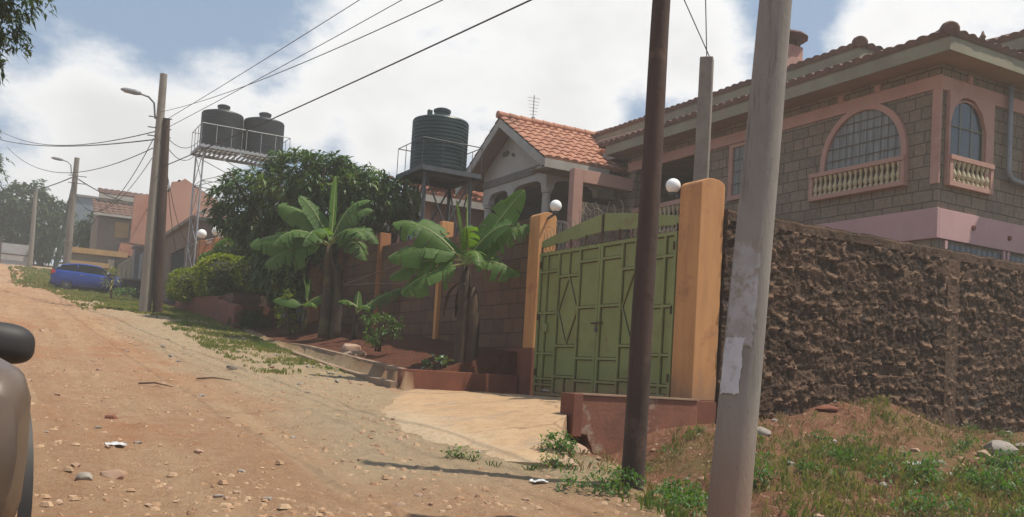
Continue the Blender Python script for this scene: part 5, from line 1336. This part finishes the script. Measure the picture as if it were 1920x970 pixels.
    # mirrors
    for s in (-1, 1):
        mz = float(np.interp(.62, *belt)) + spec.get('mz', .06); mx = c3 - .35; my = s * (hw + .09)
        k_ = spec.get('ms', 1); v_ = MB(); vv = []; nn = 20
        for i in range(nn + 1):
            th = pi * i / nn
            for j in range(24):
                ph = 2 * pi * j / 24; c3_ = lambda q: abs(q) ** .75 * (1 if q >= 0 else -1)
                X_ = c3_(sin(th)) * c3_(cos(ph)); Y_ = c3_(sin(th)) * c3_(sin(ph)); Z_ = c3_(cos(th))
                vv.append((mx + (.09 * X_ if X_ > 0 else .02 * X_), my + .135 * k_ * Y_ * (1 - .12 * max(0, X_)), mz + .02 + .095 * k_ * Z_ * (1 - .15 * max(0, X_)) - .012 * Y_ * s))
        v_.add(vv, [(i * 24 + j, i * 24 + (j + 1) % 24, (i + 1) * 24 + (j + 1) % 24, (i + 1) * 24 + j) for i in range(nn) for j in range(24)])
        mo_ = part('mirror', v_, spec.get('mirror', paint), smooth='auto')
        a_ = MB().tube([(mx + .02, s * hw * .93, mz - .07), (mx + .03, s * (hw + .03), mz - .05)], .035, 8)
        a_.build('mirror_arm', M['cardark'], mo_, local=True)
        g__ = MB().box(mx - .028, mx - .021, my - .11 * k_, my + .11 * k_, mz - .05, mz + .09); g__.build('mirror_glass', M['chrome'], mo_, local=True)
    # lamps, bumpers, trim
    zf = float(np.interp(.97, *belt)); zrr = float(np.interp(.03, *belt))
    for s in (-1, 1):
        y0, y1 = sorted((s * hw * .52, s * hw * .86))
        part('headlight', MB().prism('y', [(L / 2 - .28, zf - .20), (L / 2 - .015, zf - .26), (L / 2 - .03, zf - .10), (L / 2 - .34, zf - .055)], y0, y1), M['clearlens'], bevel=.02)
        y0, y1 = sorted((s * hw * .70, s * hw * .935))
        part('tail_light', MB().prism('y', [(-L / 2 + .0, zrr - .24), (-L / 2 + .24, zrr - .14), (-L / 2 + .18, zrr - .04), (-L / 2 + .05, zrr + .04), (-L / 2 - .01, zrr - .05)], y0, y1), M['redlens'], bevel=.02)
    part('grille', MB().box(L / 2 - .06, L / 2 + .012, -hw * .48, hw * .48, zf - .30, zf - .14), M['cardark'], bevel=.01)
    part('bumper', MB().box(L / 2 - .08, L / 2 + .03, -hw * .75, hw * .75, .30, .45).box(-L / 2 - .03, -L / 2 + .08, -hw * .75, hw * .75, .32, .48), M['cardark'], bevel=.03)
    m = MB()
    for s in (-1, 1):
        for x in (spec['hand']):
            zz = float(np.interp((x + L / 2) / L, *belt)) - .16; yy = s * (hw + .012)
            m.box(x - .09, x + .09, min(yy, yy - s * .03), max(yy, yy - s * .03), zz - .014, zz + .014)
    part('handle', m, M['chrome'], bevel=.004)
    m = MB()
    for s in (-1, 1):
        for x in spec['seams']:
            zz = float(np.interp((x + L / 2) / L, *belt)); yy = s * (hw * .998)
            m.box(x - .004, x + .004, min(yy, yy - s * .02) - .001, max(yy, yy - s * .02) + .003, .40, zz - .1)
    part('door_seam', m, M['black'])
    return t, part
M['glasscar'] = glassmat('car_glass', (.008, .01, .012), .12); M['glasscar'].node_tree.nodes['Principled BSDF'].inputs['Specular IOR Level'].default_value = .25
# blue hatchback, side-on to the road, rear towards the road
hatch = dict(belt=([0, .04, .25, .6, .78, .93, 1], [1.02, 1.06, 1.05, .97, .92, .80, .66]), top=([0, .05, .3, .62, .7, .9, 1], [1.02, 1.08, 1.10, 1.0, 1.03, .90, .70]),
             cab=(-1.83, -1.45, .35, 1.05), wheels=(-1.22, 1.28), rw=.30, hand=(-.55, .42), seams=(-.92, .02, .95))
ct, part_ = car('parked_car', 'shiny blue hatchback parked nose in to the gates on the grass', 'car', (4.5, 54.0, 4.58), radians(-6), 3.95, 1.70, 1.52, M['carblue'], hatch)
part_('spoiler', MB().box(-1.72, -1.48, -.55, .55, 1.44, 1.47), M['carblue'], bevel=.01)
# dusty suv at the left edge, facing the viewer
suv = dict(belt=([0, .04, .3, .62, .72, .9, .97, 1], [1.0, 1.04, 1.08, 1.06, 1.04, .99, .95, .88]), top=([0, .05, .3, .62, .72, .9, .97, 1], [1.02, 1.08, 1.08, 1.07, 1.08, 1.04, 1.0, .90]),
           cab=(-2.28, -2.05, .35, 1.0), wheels=(-1.40, 1.50), rw=.38, hand=(-.6, .45), seams=(-1.0, .05, 1.05), darkflare=True, tap=.10, tl=.40, mirror=M['cardark'], flare=.018, mz=-.02, ms=1.12)
st, part_ = car('parked_suv', 'dusty bronze off road vehicle with dark mirror at the left edge', 'car', (-1.04, 6.05, .46), radians(-82), 4.7, 1.86, 1.72, M['carbrown'], suv)
part_('bumper_trim', MB().tube([(2.22, .86, .78), (2.30, .74, .56), (2.38, .6, .30)], .014, 6), M['chrome'], smooth=True)

# ------------------------------------------------------------------ stones, litter
def rock_mb(c, r, sq, seed, sub=2):
    bm = bmesh.new(); bmesh.ops.create_icosphere(bm, subdivisions=sub, radius=1)
    rnd = random.Random(seed); cuts = [(Vector((rnd.gauss(0, 1), rnd.gauss(0, 1), rnd.gauss(0, 1))).normalized(), rnd.uniform(.55, .85)) for _ in range(9)]
    a = rnd.uniform(0, 6.28); v = []
    for p in bm.verts:
        q = p.co.copy()
        for n_, d in cuts:
            e = q.dot(n_)
            if e > d: q -= n_ * (e - d)
        q *= 1 + .08 * noise.noise(q * 2.5 + Vector((seed, 0, 0)))
        q = Vector((q.x * sq[0] * cos(a) - q.y * sq[1] * sin(a), q.x * sq[0] * sin(a) + q.y * sq[1] * cos(a), q.z * sq[2])) * r
        v.append((c[0] + q.x, c[1] + q.y, c[2] + q.z))
    f = [tuple(x.index for x in fc.verts) for fc in bm.faces]; bm.free()
    return MB().add(v, f)
def stone(x, y, r, label, mat='rock', sq=(1, .75, .55), seed=None, group=None, dz=.2, sub=2):
    z = gz(x, y) + r * sq[2] * dz
    o = rock_mb((x, y, z), r, sq, seed if seed is not None else int(x * 91 + y * 37), sub).build('stone', M[mat], loc=(x, y, z), smooth='auto', fixn=False)
    return tag(o, label, 'stone', group)
stone(.66, 7.30, .088, 'pale angular stone on the road by the vehicle, left of its darker neighbour', 'rock_g', seed=2)
stone(.86, 7.48, .095, 'reddish brown stone on the road just right of the pale stone', 'rock', seed=8)
stone(1.16, 10.5, .09, 'dark brown stone in the middle of the dirt road', 'plinth', seed=5)
stone(11.35, 7.4, .30, 'big rounded brown boulder lying in the grass at right', 'rock_g', (1, .8, .5), seed=4, sub=3)
stone(12.6, 7.8, .24, 'flat pale slab of rock right of the big boulder', 'rock_g', (1.3, .7, .3), seed=6)
stone(10.75, 7.2, .14, 'reddish stone just left of the big boulder', 'rock', seed=12)
stone(8.35, 9.0, .20, 'grey stone at the foot of the stone wall beside the concrete pole', 'rock_g', seed=14)
stone(9.7, 8.75, .15, 'broken brown slab on top of the soil heap', 'plinth', (1.2, .8, .35), seed=17, dz=.0)
stone(8.1, 8.3, .16, 'pale stone between the concrete pole and the soil heap', 'rock_g', seed=19)
stone(5.55, 8.55, .26, 'brown rock beside the broken driveway corner', 'rock', (1, .7, .6), seed=22)
stone(6.15, 8.8, .18, 'dark rock in the hollow under the low wall', 'plinth', (1, .8, .7), seed=23)
stone(5.05, 7.9, .17, 'earthy rock below the driveway edge', 'rock', seed=26)
stone(6.55, 18.6, .30, 'upper pale red boulder in the banana bed', 'rock', (.8, .8, .8), seed=31)
stone(6.45, 18.0, .34, 'flat pale red slab in the banana bed', 'rock', (1.3, .7, .25), seed=32)
o = MB().box(-.085, .085, -.05, .05, 0, .055).build('brick', M['rock_g'], loc=(0, 0, 0), bevel=.008); o.location = (3.55, 15.9, gz(3.55, 15.9)); o.rotation_euler = (0, .1, .5); tag(o, 'small pale brick lying on the grey track', 'brick')
rnd = random.Random(77); k = 0
while k < 90:
    x = rnd.uniform(-.6, 4.6); y = 6.3 + 16 * rnd.random() ** 1.5
    r = rnd.uniform(.025, .06) * (1 + .3 * (y > 12))
    stone(x, y, r, 'small stone lying loose on the dirt road', rnd.choice(('rock', 'rock', 'rock_g')), (1, .8, .5), 1000 + k, 'small stones loose on the road', sub=1); k += 1
k = 0
while k < 60:
    x = rnd.uniform(5.3, 14); y = rnd.uniform(4.8, 9.4)
    stone(x, y, rnd.uniform(.03, .09), 'small stone lying among the grass and soil of the verge', rnd.choice(('rock', 'rock_g')), (1, .8, .5), 2000 + k, 'small stones on the verge', sub=1); k += 1
k = 0
while k < 40:
    y = rnd.uniform(14.8, 21); x = 5.62 - rnd.random() ** 2 * .9
    stone(x, y, rnd.uniform(.03, .08), 'small rubble stone at the foot of the lower kerb', rnd.choice(('rock', 'rock_g')), (1, .8, .5), 3000 + k, 'rubble at the foot of the kerb', sub=1); k += 1
# gravel: many tiny chips, one object
mb = MB(); rnd = random.Random(5)
base = [(1, 0, 0), (-.6, .8, 0), (-.5, -.9, 0), (0, 0, .8), (.2, .5, .5)]
for k in range(6500):
    x = rnd.uniform(-1.2, 5.0); y = 5.5 + 26 * rnd.random() ** 1.7
    if rnd.random() < .25: x = rnd.uniform(4.5, 13); y = rnd.uniform(4.5, 9.5)
    if fbm(x * .7, y * .7, 12, 2) < -.15: continue
    z = gz(x, y); s = rnd.uniform(.006, .024) * (1 + y * .02); a = rnd.uniform(0, 6.28); f_ = rnd.uniform(.4, .9)
    mb.add([(x + s * (p[0] * cos(a) - p[1] * sin(a)), y + s * (p[0] * sin(a) + p[1] * cos(a)), z - .004 + s * p[2] * f_) for p in base], [(0, 1, 4), (1, 2, 3), (2, 0, 3), (0, 4, 3), (4, 1, 3)])
for k in range(2300):
    x = rnd.uniform(-1.2, 4.8); y = 6.0 + 18 * rnd.random() ** 1.6
    if rnd.random() < .2: x = rnd.uniform(5, 13); y = rnd.uniform(5, 9.4)
    if fbm(x * .8, y * .8, 31, 3) < .05 and rnd.random() < .85: continue
    z = gz(x, y); s = rnd.uniform(.018, .05); a = rnd.uniform(0, 6.28); f_ = rnd.uniform(.2, .5)
    rr_ = [rnd.uniform(.6, 1.2) for _ in range(6)]
    ringp = [(x + s * rr_[q] * cos(a + q * 1.047), y + s * rr_[q] * sin(a + q * 1.047) * .8, z - .006) for q in range(6)]
    top_ = [(x + s * .6 * rr_[q] * cos(a + q * 1.047), y + s * .5 * rr_[q] * sin(a + q * 1.047), z + s * f_ * rnd.uniform(.8, 1.1)) for q in range(6)]
    mb.add(ringp + top_, [(q, (q + 1) % 6, 6 + (q + 1) % 6, 6 + q) for q in range(6)] + [(6, 7, 8, 9, 10, 11)])
gm, nt, p, out = newmat('gravel_chips'); gi = N(nt, 'ShaderNodeNewGeometry').outputs['Random Per Island']
nt.links.new(mixc(nt, gi, (.34, .195, .11), (.50, .35, .225)), p.inputs['Base Color']); p.inputs['Roughness'].default_value = 1
tag(mb.build('gravel', gm, fixn=False), 'loose gravel chips over the dirt road', 'gravel', kind='stuff')
def litter(x, y, s, label, seed, mat='litter'):
    rnd = random.Random(seed); n = 6; v = []
    for j in range(n + 1):
        for i in range(n + 1):
            v.append((x + (i / n - .5) * s * 1.6 + rnd.uniform(-.1, .1) * s, y + (j / n - .5) * s + rnd.uniform(-.1, .1) * s, gz(x, y) + .015 + s * .22 * abs(noise.noise(Vector((i * .6, j * .6, seed)))) * 2))
    o = MB().add(v, [(j * (n + 1) + i, j * (n + 1) + i + 1, (j + 1) * (n + 1) + i + 1, (j + 1) * (n + 1) + i) for j in range(n) for i in range(n)]).build('litter', M[mat], loc=(x, y, gz(x, y)))
    tag(o, label, 'litter')
litter(1.02, 8.75, .10, 'crumpled clear plastic scrap on the dirt road', 1)
litter(9.05, 6.9, .16, 'white plastic scrap in the grass before the soil heap', 2)
litter(8.6, 4.95, .16, 'white paper scrap in the bottom right corner', 3)
litter(4.35, 7.15, .09, 'small white scrap near the wooden pole', 4)
for q, (a, b_, c) in enumerate((((1.75, 13.2), (2.15, 13.0), 'thin dry stick lying on the road centre'), ((2.75, 14.6), (3.2, 14.3), 'bent dark stick lying right of the road centre'))):
    z1_, z2_ = gz(*a) + .03, gz(*b_) + .03
    tag(MB().tube([(*a, z1_), ((a[0] + b_[0]) / 2, (a[1] + b_[1]) / 2 + .05, max(z1_, z2_) + .02), (*b_, z2_)], [.014, .012, .006], 5).build('stick', M['bark'], loc=(*a, z1_)), c, 'stick')
for q, (a, b_, lab) in enumerate((((6.9, 20.4, 3.35), (7.9, 18.6, 3.9), 'upper dry pole leaning across the block wall'), ((6.95, 20.3, 3.35), (7.9, 18.9, 3.4), 'lower dry pole resting against the block wall'))):
    tag(MB().tube([a, Vector(a).lerp(Vector(b_), .5) + Vector((0, 0, .02)), b_], [.02, .017, .012], 6).build('dry_branch', M['dry'], loc=a), lab, 'branch')

# ------------------------------------------------------------------ grass and weeds
def grass_patch(mb, n, xr, yr_, dens, h, seed, wdt=.006):
    rnd = random.Random(seed); k = 0; tries = 0
    while k < n and tries < n * 8:
        tries += 1
        x = rnd.uniform(*xr); y = rnd.uniform(*yr_)
        if fbm(x * .9, y * .9, 20, 3) + rnd.gauss(0, .26) < dens(x, y): continue
        k += 1; z = gz(x, y, False) + .02
        for j in range(5):
            a = rnd.uniform(0, 6.28); hh = h * rnd.uniform(.4, 1.2); b = rnd.uniform(.15, .8); px, py = x + rnd.uniform(-.04, .04), y + rnd.uniform(-.04, .04); ca, sa = cos(a), sin(a)
            wv = wdt * rnd.uniform(.6, 1.4)
            mb.add([(px - sa * wv, py + ca * wv, z - .02), (px + sa * wv, py - ca * wv, z - .02), (px + ca * hh * b * .4 + sa * wv * .7, py + sa * hh * b * .4 - ca * wv * .7, z + hh * .6), (px + ca * hh * b, py + sa * hh * b, z + hh * (1 - b * .35)), (px + ca * hh * b * .4 - sa * wv * .7, py + sa * hh * b * .4 + ca * wv * .7, z + hh * .6)], [(0, 1, 2, 3, 4)])
gm_ = MB()
grass_patch(gm_, 2000, (4.7, 14.5), (3.6, 9.4), lambda x, y: .12 - .25 * sst(5.5, 8.5, x) + .75 * sst(6.8, 8.3, y) + (.5 if x < 6 and y > 8 else 0), .10, 1)
grass_patch(gm_, 800, (6.2, 14.5), (3.8, 7.4), lambda x, y: -.2, .06, 12)
tag(gm_.build('grass', M['grass'], fixn=False), 'short mixed grass over the right verge', 'grass', kind='stuff')
gm_ = MB()
grass_patch(gm_, 2100, (3.9, 5.75), (15.8, 29.5), lambda x, y: .40 - .62 * sst(16, 21, y) * sst(3.9, 5.2, x) , .055, 2, .010)
grass_patch(gm_, 4500, (2.2, 6.0), (29, 54), lambda x, y: .40 - .55 * sst(2.6, 4.2, x), .08, 3, .016)
grass_patch(gm_, 2500, (.8, 6.0), (53, 84), lambda x, y: .4 - .6 * sst(1.2, 2.6, x), .15, 4, .03)
tag(gm_.build('grass', M['grass'], fixn=False), 'rough grass strip between the dirt road and the walls', 'grass', kind='stuff')
sm = MB(); grass_patch(sm, 900, (5.0, 14.0), (4.2, 9.3), lambda x, y: -.2, .09, 6, .004)
grass_patch(sm, 900, (6.0, 14.5), (4.6, 8.6), lambda x, y: -.3, .07, 66, .004)
tag(sm.build('dry_straw', M['straw'], fixn=False), 'dry straw scattered through the verge grass', 'straw', kind='stuff')
rnd = random.Random(15)
def weed(x, y, r, h, label, seed, group=None, ncl=26, leaf=.07, mat='weed'):
    z = gz(x, y)
    t = MB(); canopy(t, [(x, y, z + h * .45, r, r * .8, h * .55)], ncl, leaf, leaf * .2, 7, seed, .2, .2)
    for k in range(6):
        a = 1.05 * k; t.tube([(x, y, z - .02), (x + r * .5 * cos(a), y + r * .5 * sin(a), z + h * .6)], .004, 4)
    return tag(t.build('weed', M[mat], loc=(x, y, z), fixn=False), label, 'weed', group)
big = [(8.15, 6.35, .42, .26, 'large bright green weed clump right of the concrete pole'), (9.1, 6.0, .36, .24, 'second bright green weed clump, right of the largest'),
       (6.35, 6.6, .22, .36, 'dark green broad weed touching the left side of the concrete pole'), (5.72, 6.9, .26, .2, 'bushy green weed between the wooden and concrete poles'),
       (4.75, 6.75, .34, .2, 'low spreading weed at the left foot of the wooden pole'), (5.3, 6.35, .34, .17, 'bright feathery weed at the front foot of the wooden pole'),
       (13.9, 7.6, .5, .42, 'tall green weed clump at the right edge by the wall'), (7.3, 5.4, .4, .2, 'green weed clump low beside the concrete pole base'),
       (8.2, 5.1, .4, .2, 'green weed clump at the bottom edge, right of centre'), (5.25, 8.3, .2, .22, 'small weed growing in the hollow by the driveway corner'), (10.3, 6.7, .3, .2, 'weed clump before the soil heap')]
for i, (x, y, r, h, lab) in enumerate(big): weed(x, y, r, h, lab, 300 + i, ncl=60)
for i in range(70):
    x = rnd.uniform(5.2, 14.0); y = rnd.uniform(4.3, 8.8)
    if y > 8 and x > 9 and x < 12: y -= 1.2
    weed(x, y, rnd.uniform(.06, .2), rnd.uniform(.06, .15), 'small green weed among the verge grass', 400 + i, 'small weeds in the verge grass', 14, .055)
for i in range(12):
    y = rnd.uniform(7.0, 9.0); x = slab_edge(max(7.9, y)) + rnd.uniform(-.25, .5)
    if y > slab_right(x): y = slab_right(x) - .12
    weed(x, y, rnd.uniform(.08, .16), rnd.uniform(.05, .10), 'tiny weed along the broken edge of the driveway', 500 + i, 'tiny weeds along the driveway edge', 14, .05)

# ------------------------------------------------------------------ sky, sun, air
SAZ, SEL = math.atan2(-.562, .827), radians(64)
wd = bpy.data.worlds.new('World'); sc.world = wd; wd.use_nodes = True; nt = wd.node_tree; nt.nodes.clear()
wo = nt.nodes.new('ShaderNodeOutputWorld'); bg = nt.nodes.new('ShaderNodeBackground'); nt.links.new(bg.outputs[0], wo.inputs[0])
sky = nt.nodes.new('ShaderNodeTexSky'); sky.sky_type = 'NISHITA'; sky.sun_disc = False; sky.sun_elevation = SEL; sky.sun_rotation = pi / 2 - SAZ
sky.air_density = 1.0; sky.dust_density = 2.0; sky.ozone_density = 1.0; sky.altitude = 1600
tc = nt.nodes.new('ShaderNodeTexCoord'); D = tc.outputs['Generated']
def sub(op, a, b=None):
    n = nt.nodes.new('ShaderNodeMath'); n.operation = op
    for i, q in enumerate((a, b)):
        if q is None: continue
        if isinstance(q, (int, float)): n.inputs[i].default_value = q
        else: nt.links.new(q, n.inputs[i])
    return n.outputs[0]
def blob(d, w, amp):
    n = nt.nodes.new('ShaderNodeVectorMath'); n.operation = 'DISTANCE'; nt.links.new(D, n.inputs[0]); n.inputs[1].default_value = Vector(d).normalized()
    q = nt.nodes.new('ShaderNodeMapRange'); q.interpolation_type = 'SMOOTHSTEP'; q.inputs['From Min'].default_value = 0; q.inputs['From Max'].default_value = w; q.inputs['To Min'].default_value = amp; q.inputs['To Max'].default_value = 0
    nt.links.new(n.outputs['Value'], q.inputs['Value']); return q.outputs[0]
CLOUDS = []
def camdir(px, py):      # the sky direction seen at a picture position (only used to say where the clouds are)
    return tuple(RR * ((px - 960) / 1750) - UU * ((py - 615) / 1750) + FF)
yaw, pit, rol = radians(29.1), radians(3.0), radians(3.4)
FF = Vector((sin(yaw) * cos(pit), cos(yaw) * cos(pit), sin(pit))); r0 = Vector((cos(yaw), -sin(yaw), 0)); u0 = r0.cross(FF)
RR = r0 * cos(rol) + u0 * sin(rol); UU = u0 * cos(rol) - r0 * sin(rol)
base = -.02
acc = None
for (px, py, w_, amp) in [(900, 130, .26, .32), (620, 130, .15, .2), (1150, 60, .22, .25), (300, 200, .13, .32), (160, 180, .08, .2), (430, 150, .06, .12), (1330, 120, .10, .22), (1800, 40, .15, .32), (1620, 50, .07, .2),
                          (560, 250, .05, .2), (700, 270, .05, .2), (120, 300, .12, .12), (40, 330, .12, .14), (330, 300, .12, .2), (180, 350, .10, .2), (250, 20, .20, -.12), (430, 60, .14, -.10), (1190, 210, .09, -.30), (1450, 30, .08, -.28), (1570, 20, .05, -.1), (960, 225, .05, -.05)]:
    b_ = blob(camdir(px, py), w_, amp); acc = b_ if acc is None else sub('ADD', acc, b_)
cn = nt.nodes.new('ShaderNodeTexNoise'); cn.inputs['Scale'].default_value = 6.5; cn.inputs['Detail'].default_value = 9; cn.inputs['Roughness'].default_value = .58
mp = nt.nodes.new('ShaderNodeMapping'); mp.inputs['Scale'].default_value = (1, 1, 1.7); nt.links.new(D, mp.inputs[0]); nt.links.new(mp.outputs[0], cn.inputs['Vector'])
dens = sub('ADD', cn.outputs[0], acc)
cm = nt.nodes.new('ShaderNodeMapRange'); cm.interpolation_type = 'SMOOTHSTEP'; cm.inputs['From Min'].default_value = .50; cm.inputs['From Max'].default_value = .76; nt.links.new(dens, cm.inputs['Value'])
# cloud brightness: thin edges bright, thick parts greyer
cb = nt.nodes.new('ShaderNodeMapRange'); cb.inputs['From Min'].default_value = .55; cb.inputs['From Max'].default_value = 1.05; cb.inputs['To Min'].default_value = 1.0; cb.inputs['To Max'].default_value = .78; nt.links.new(dens, cb.inputs['Value'])
cc = nt.nodes.new('ShaderNodeCombineXYZ')
CB = 12.8
for i, k in enumerate((1.0, 1.0, 1.0)): nt.links.new(sub('MULTIPLY', cb.outputs[0], CB * k), cc.inputs[i])
# thin veil over the blue
veil = mixc(nt, .55, sky.outputs[0], (CB * .40, CB * .55, CB * .74))
mixn = mixc(nt, cm.outputs[0], veil, cc.outputs[0])
nt.links.new(mixn, bg.inputs[0]); bg.inputs[1].default_value = .085
sun = bpy.data.lights.new('sun', 'SUN'); sun.energy = 5.0; sun.angle = radians(.8); sun.color = (1, .92, .78)
so = bpy.data.objects.new('sun', sun); COL.objects.link(so)
sd = Vector((cos(SEL) * cos(SAZ), cos(SEL) * sin(SAZ), sin(SEL))); so.rotation_euler = sd.to_track_quat('Z', 'Y').to_euler()
# air
hz = MB().box(-420, 520, -70, 1520, -6, 20)
hm = bpy.data.materials.new('dusty_air'); hm.use_nodes = True; hn = hm.node_tree; hn.nodes.clear()
ho = hn.nodes.new('ShaderNodeOutputMaterial'); vp = hn.nodes.new('ShaderNodeVolumePrincipled'); vp.inputs['Density'].default_value = HAZE = .0034
vp.inputs['Color'].default_value = (1, .93, .84, 1); vp.inputs['Anisotropy'].default_value = .3; hn.links.new(vp.outputs[0], ho.inputs['Volume'])
tag(hz.build('haze', hm), kind='stuff')

cam = bpy.data.cameras.new('camera'); cam.sensor_width = 36; cam.lens = 1750 / 1920 * 36; cam.shift_y = 130 / 1920; cam.clip_end = 4000; cam.clip_start = .05
co = bpy.data.objects.new('camera', cam); COL.objects.link(co); sc.camera = co
mat = Matrix((RR, UU, -FF)).transposed().to_4x4(); mat.translation = Vector((0, 0, 1.5)); co.matrix_world = mat
sc.view_settings.view_transform = 'Standard'; sc.view_settings.look = 'None'; sc.view_settings.exposure = 0.05; sc.view_settings.gamma = 1
sc.cycles.use_denoising = True; sc.cycles.max_bounces = 7; sc.cycles.diffuse_bounces = 3; sc.cycles.transparent_max_bounces = 6; sc.cycles.volume_bounces = 0
sc.render.engine = 'CYCLES'; sc.cycles.sample_clamp_indirect = 8
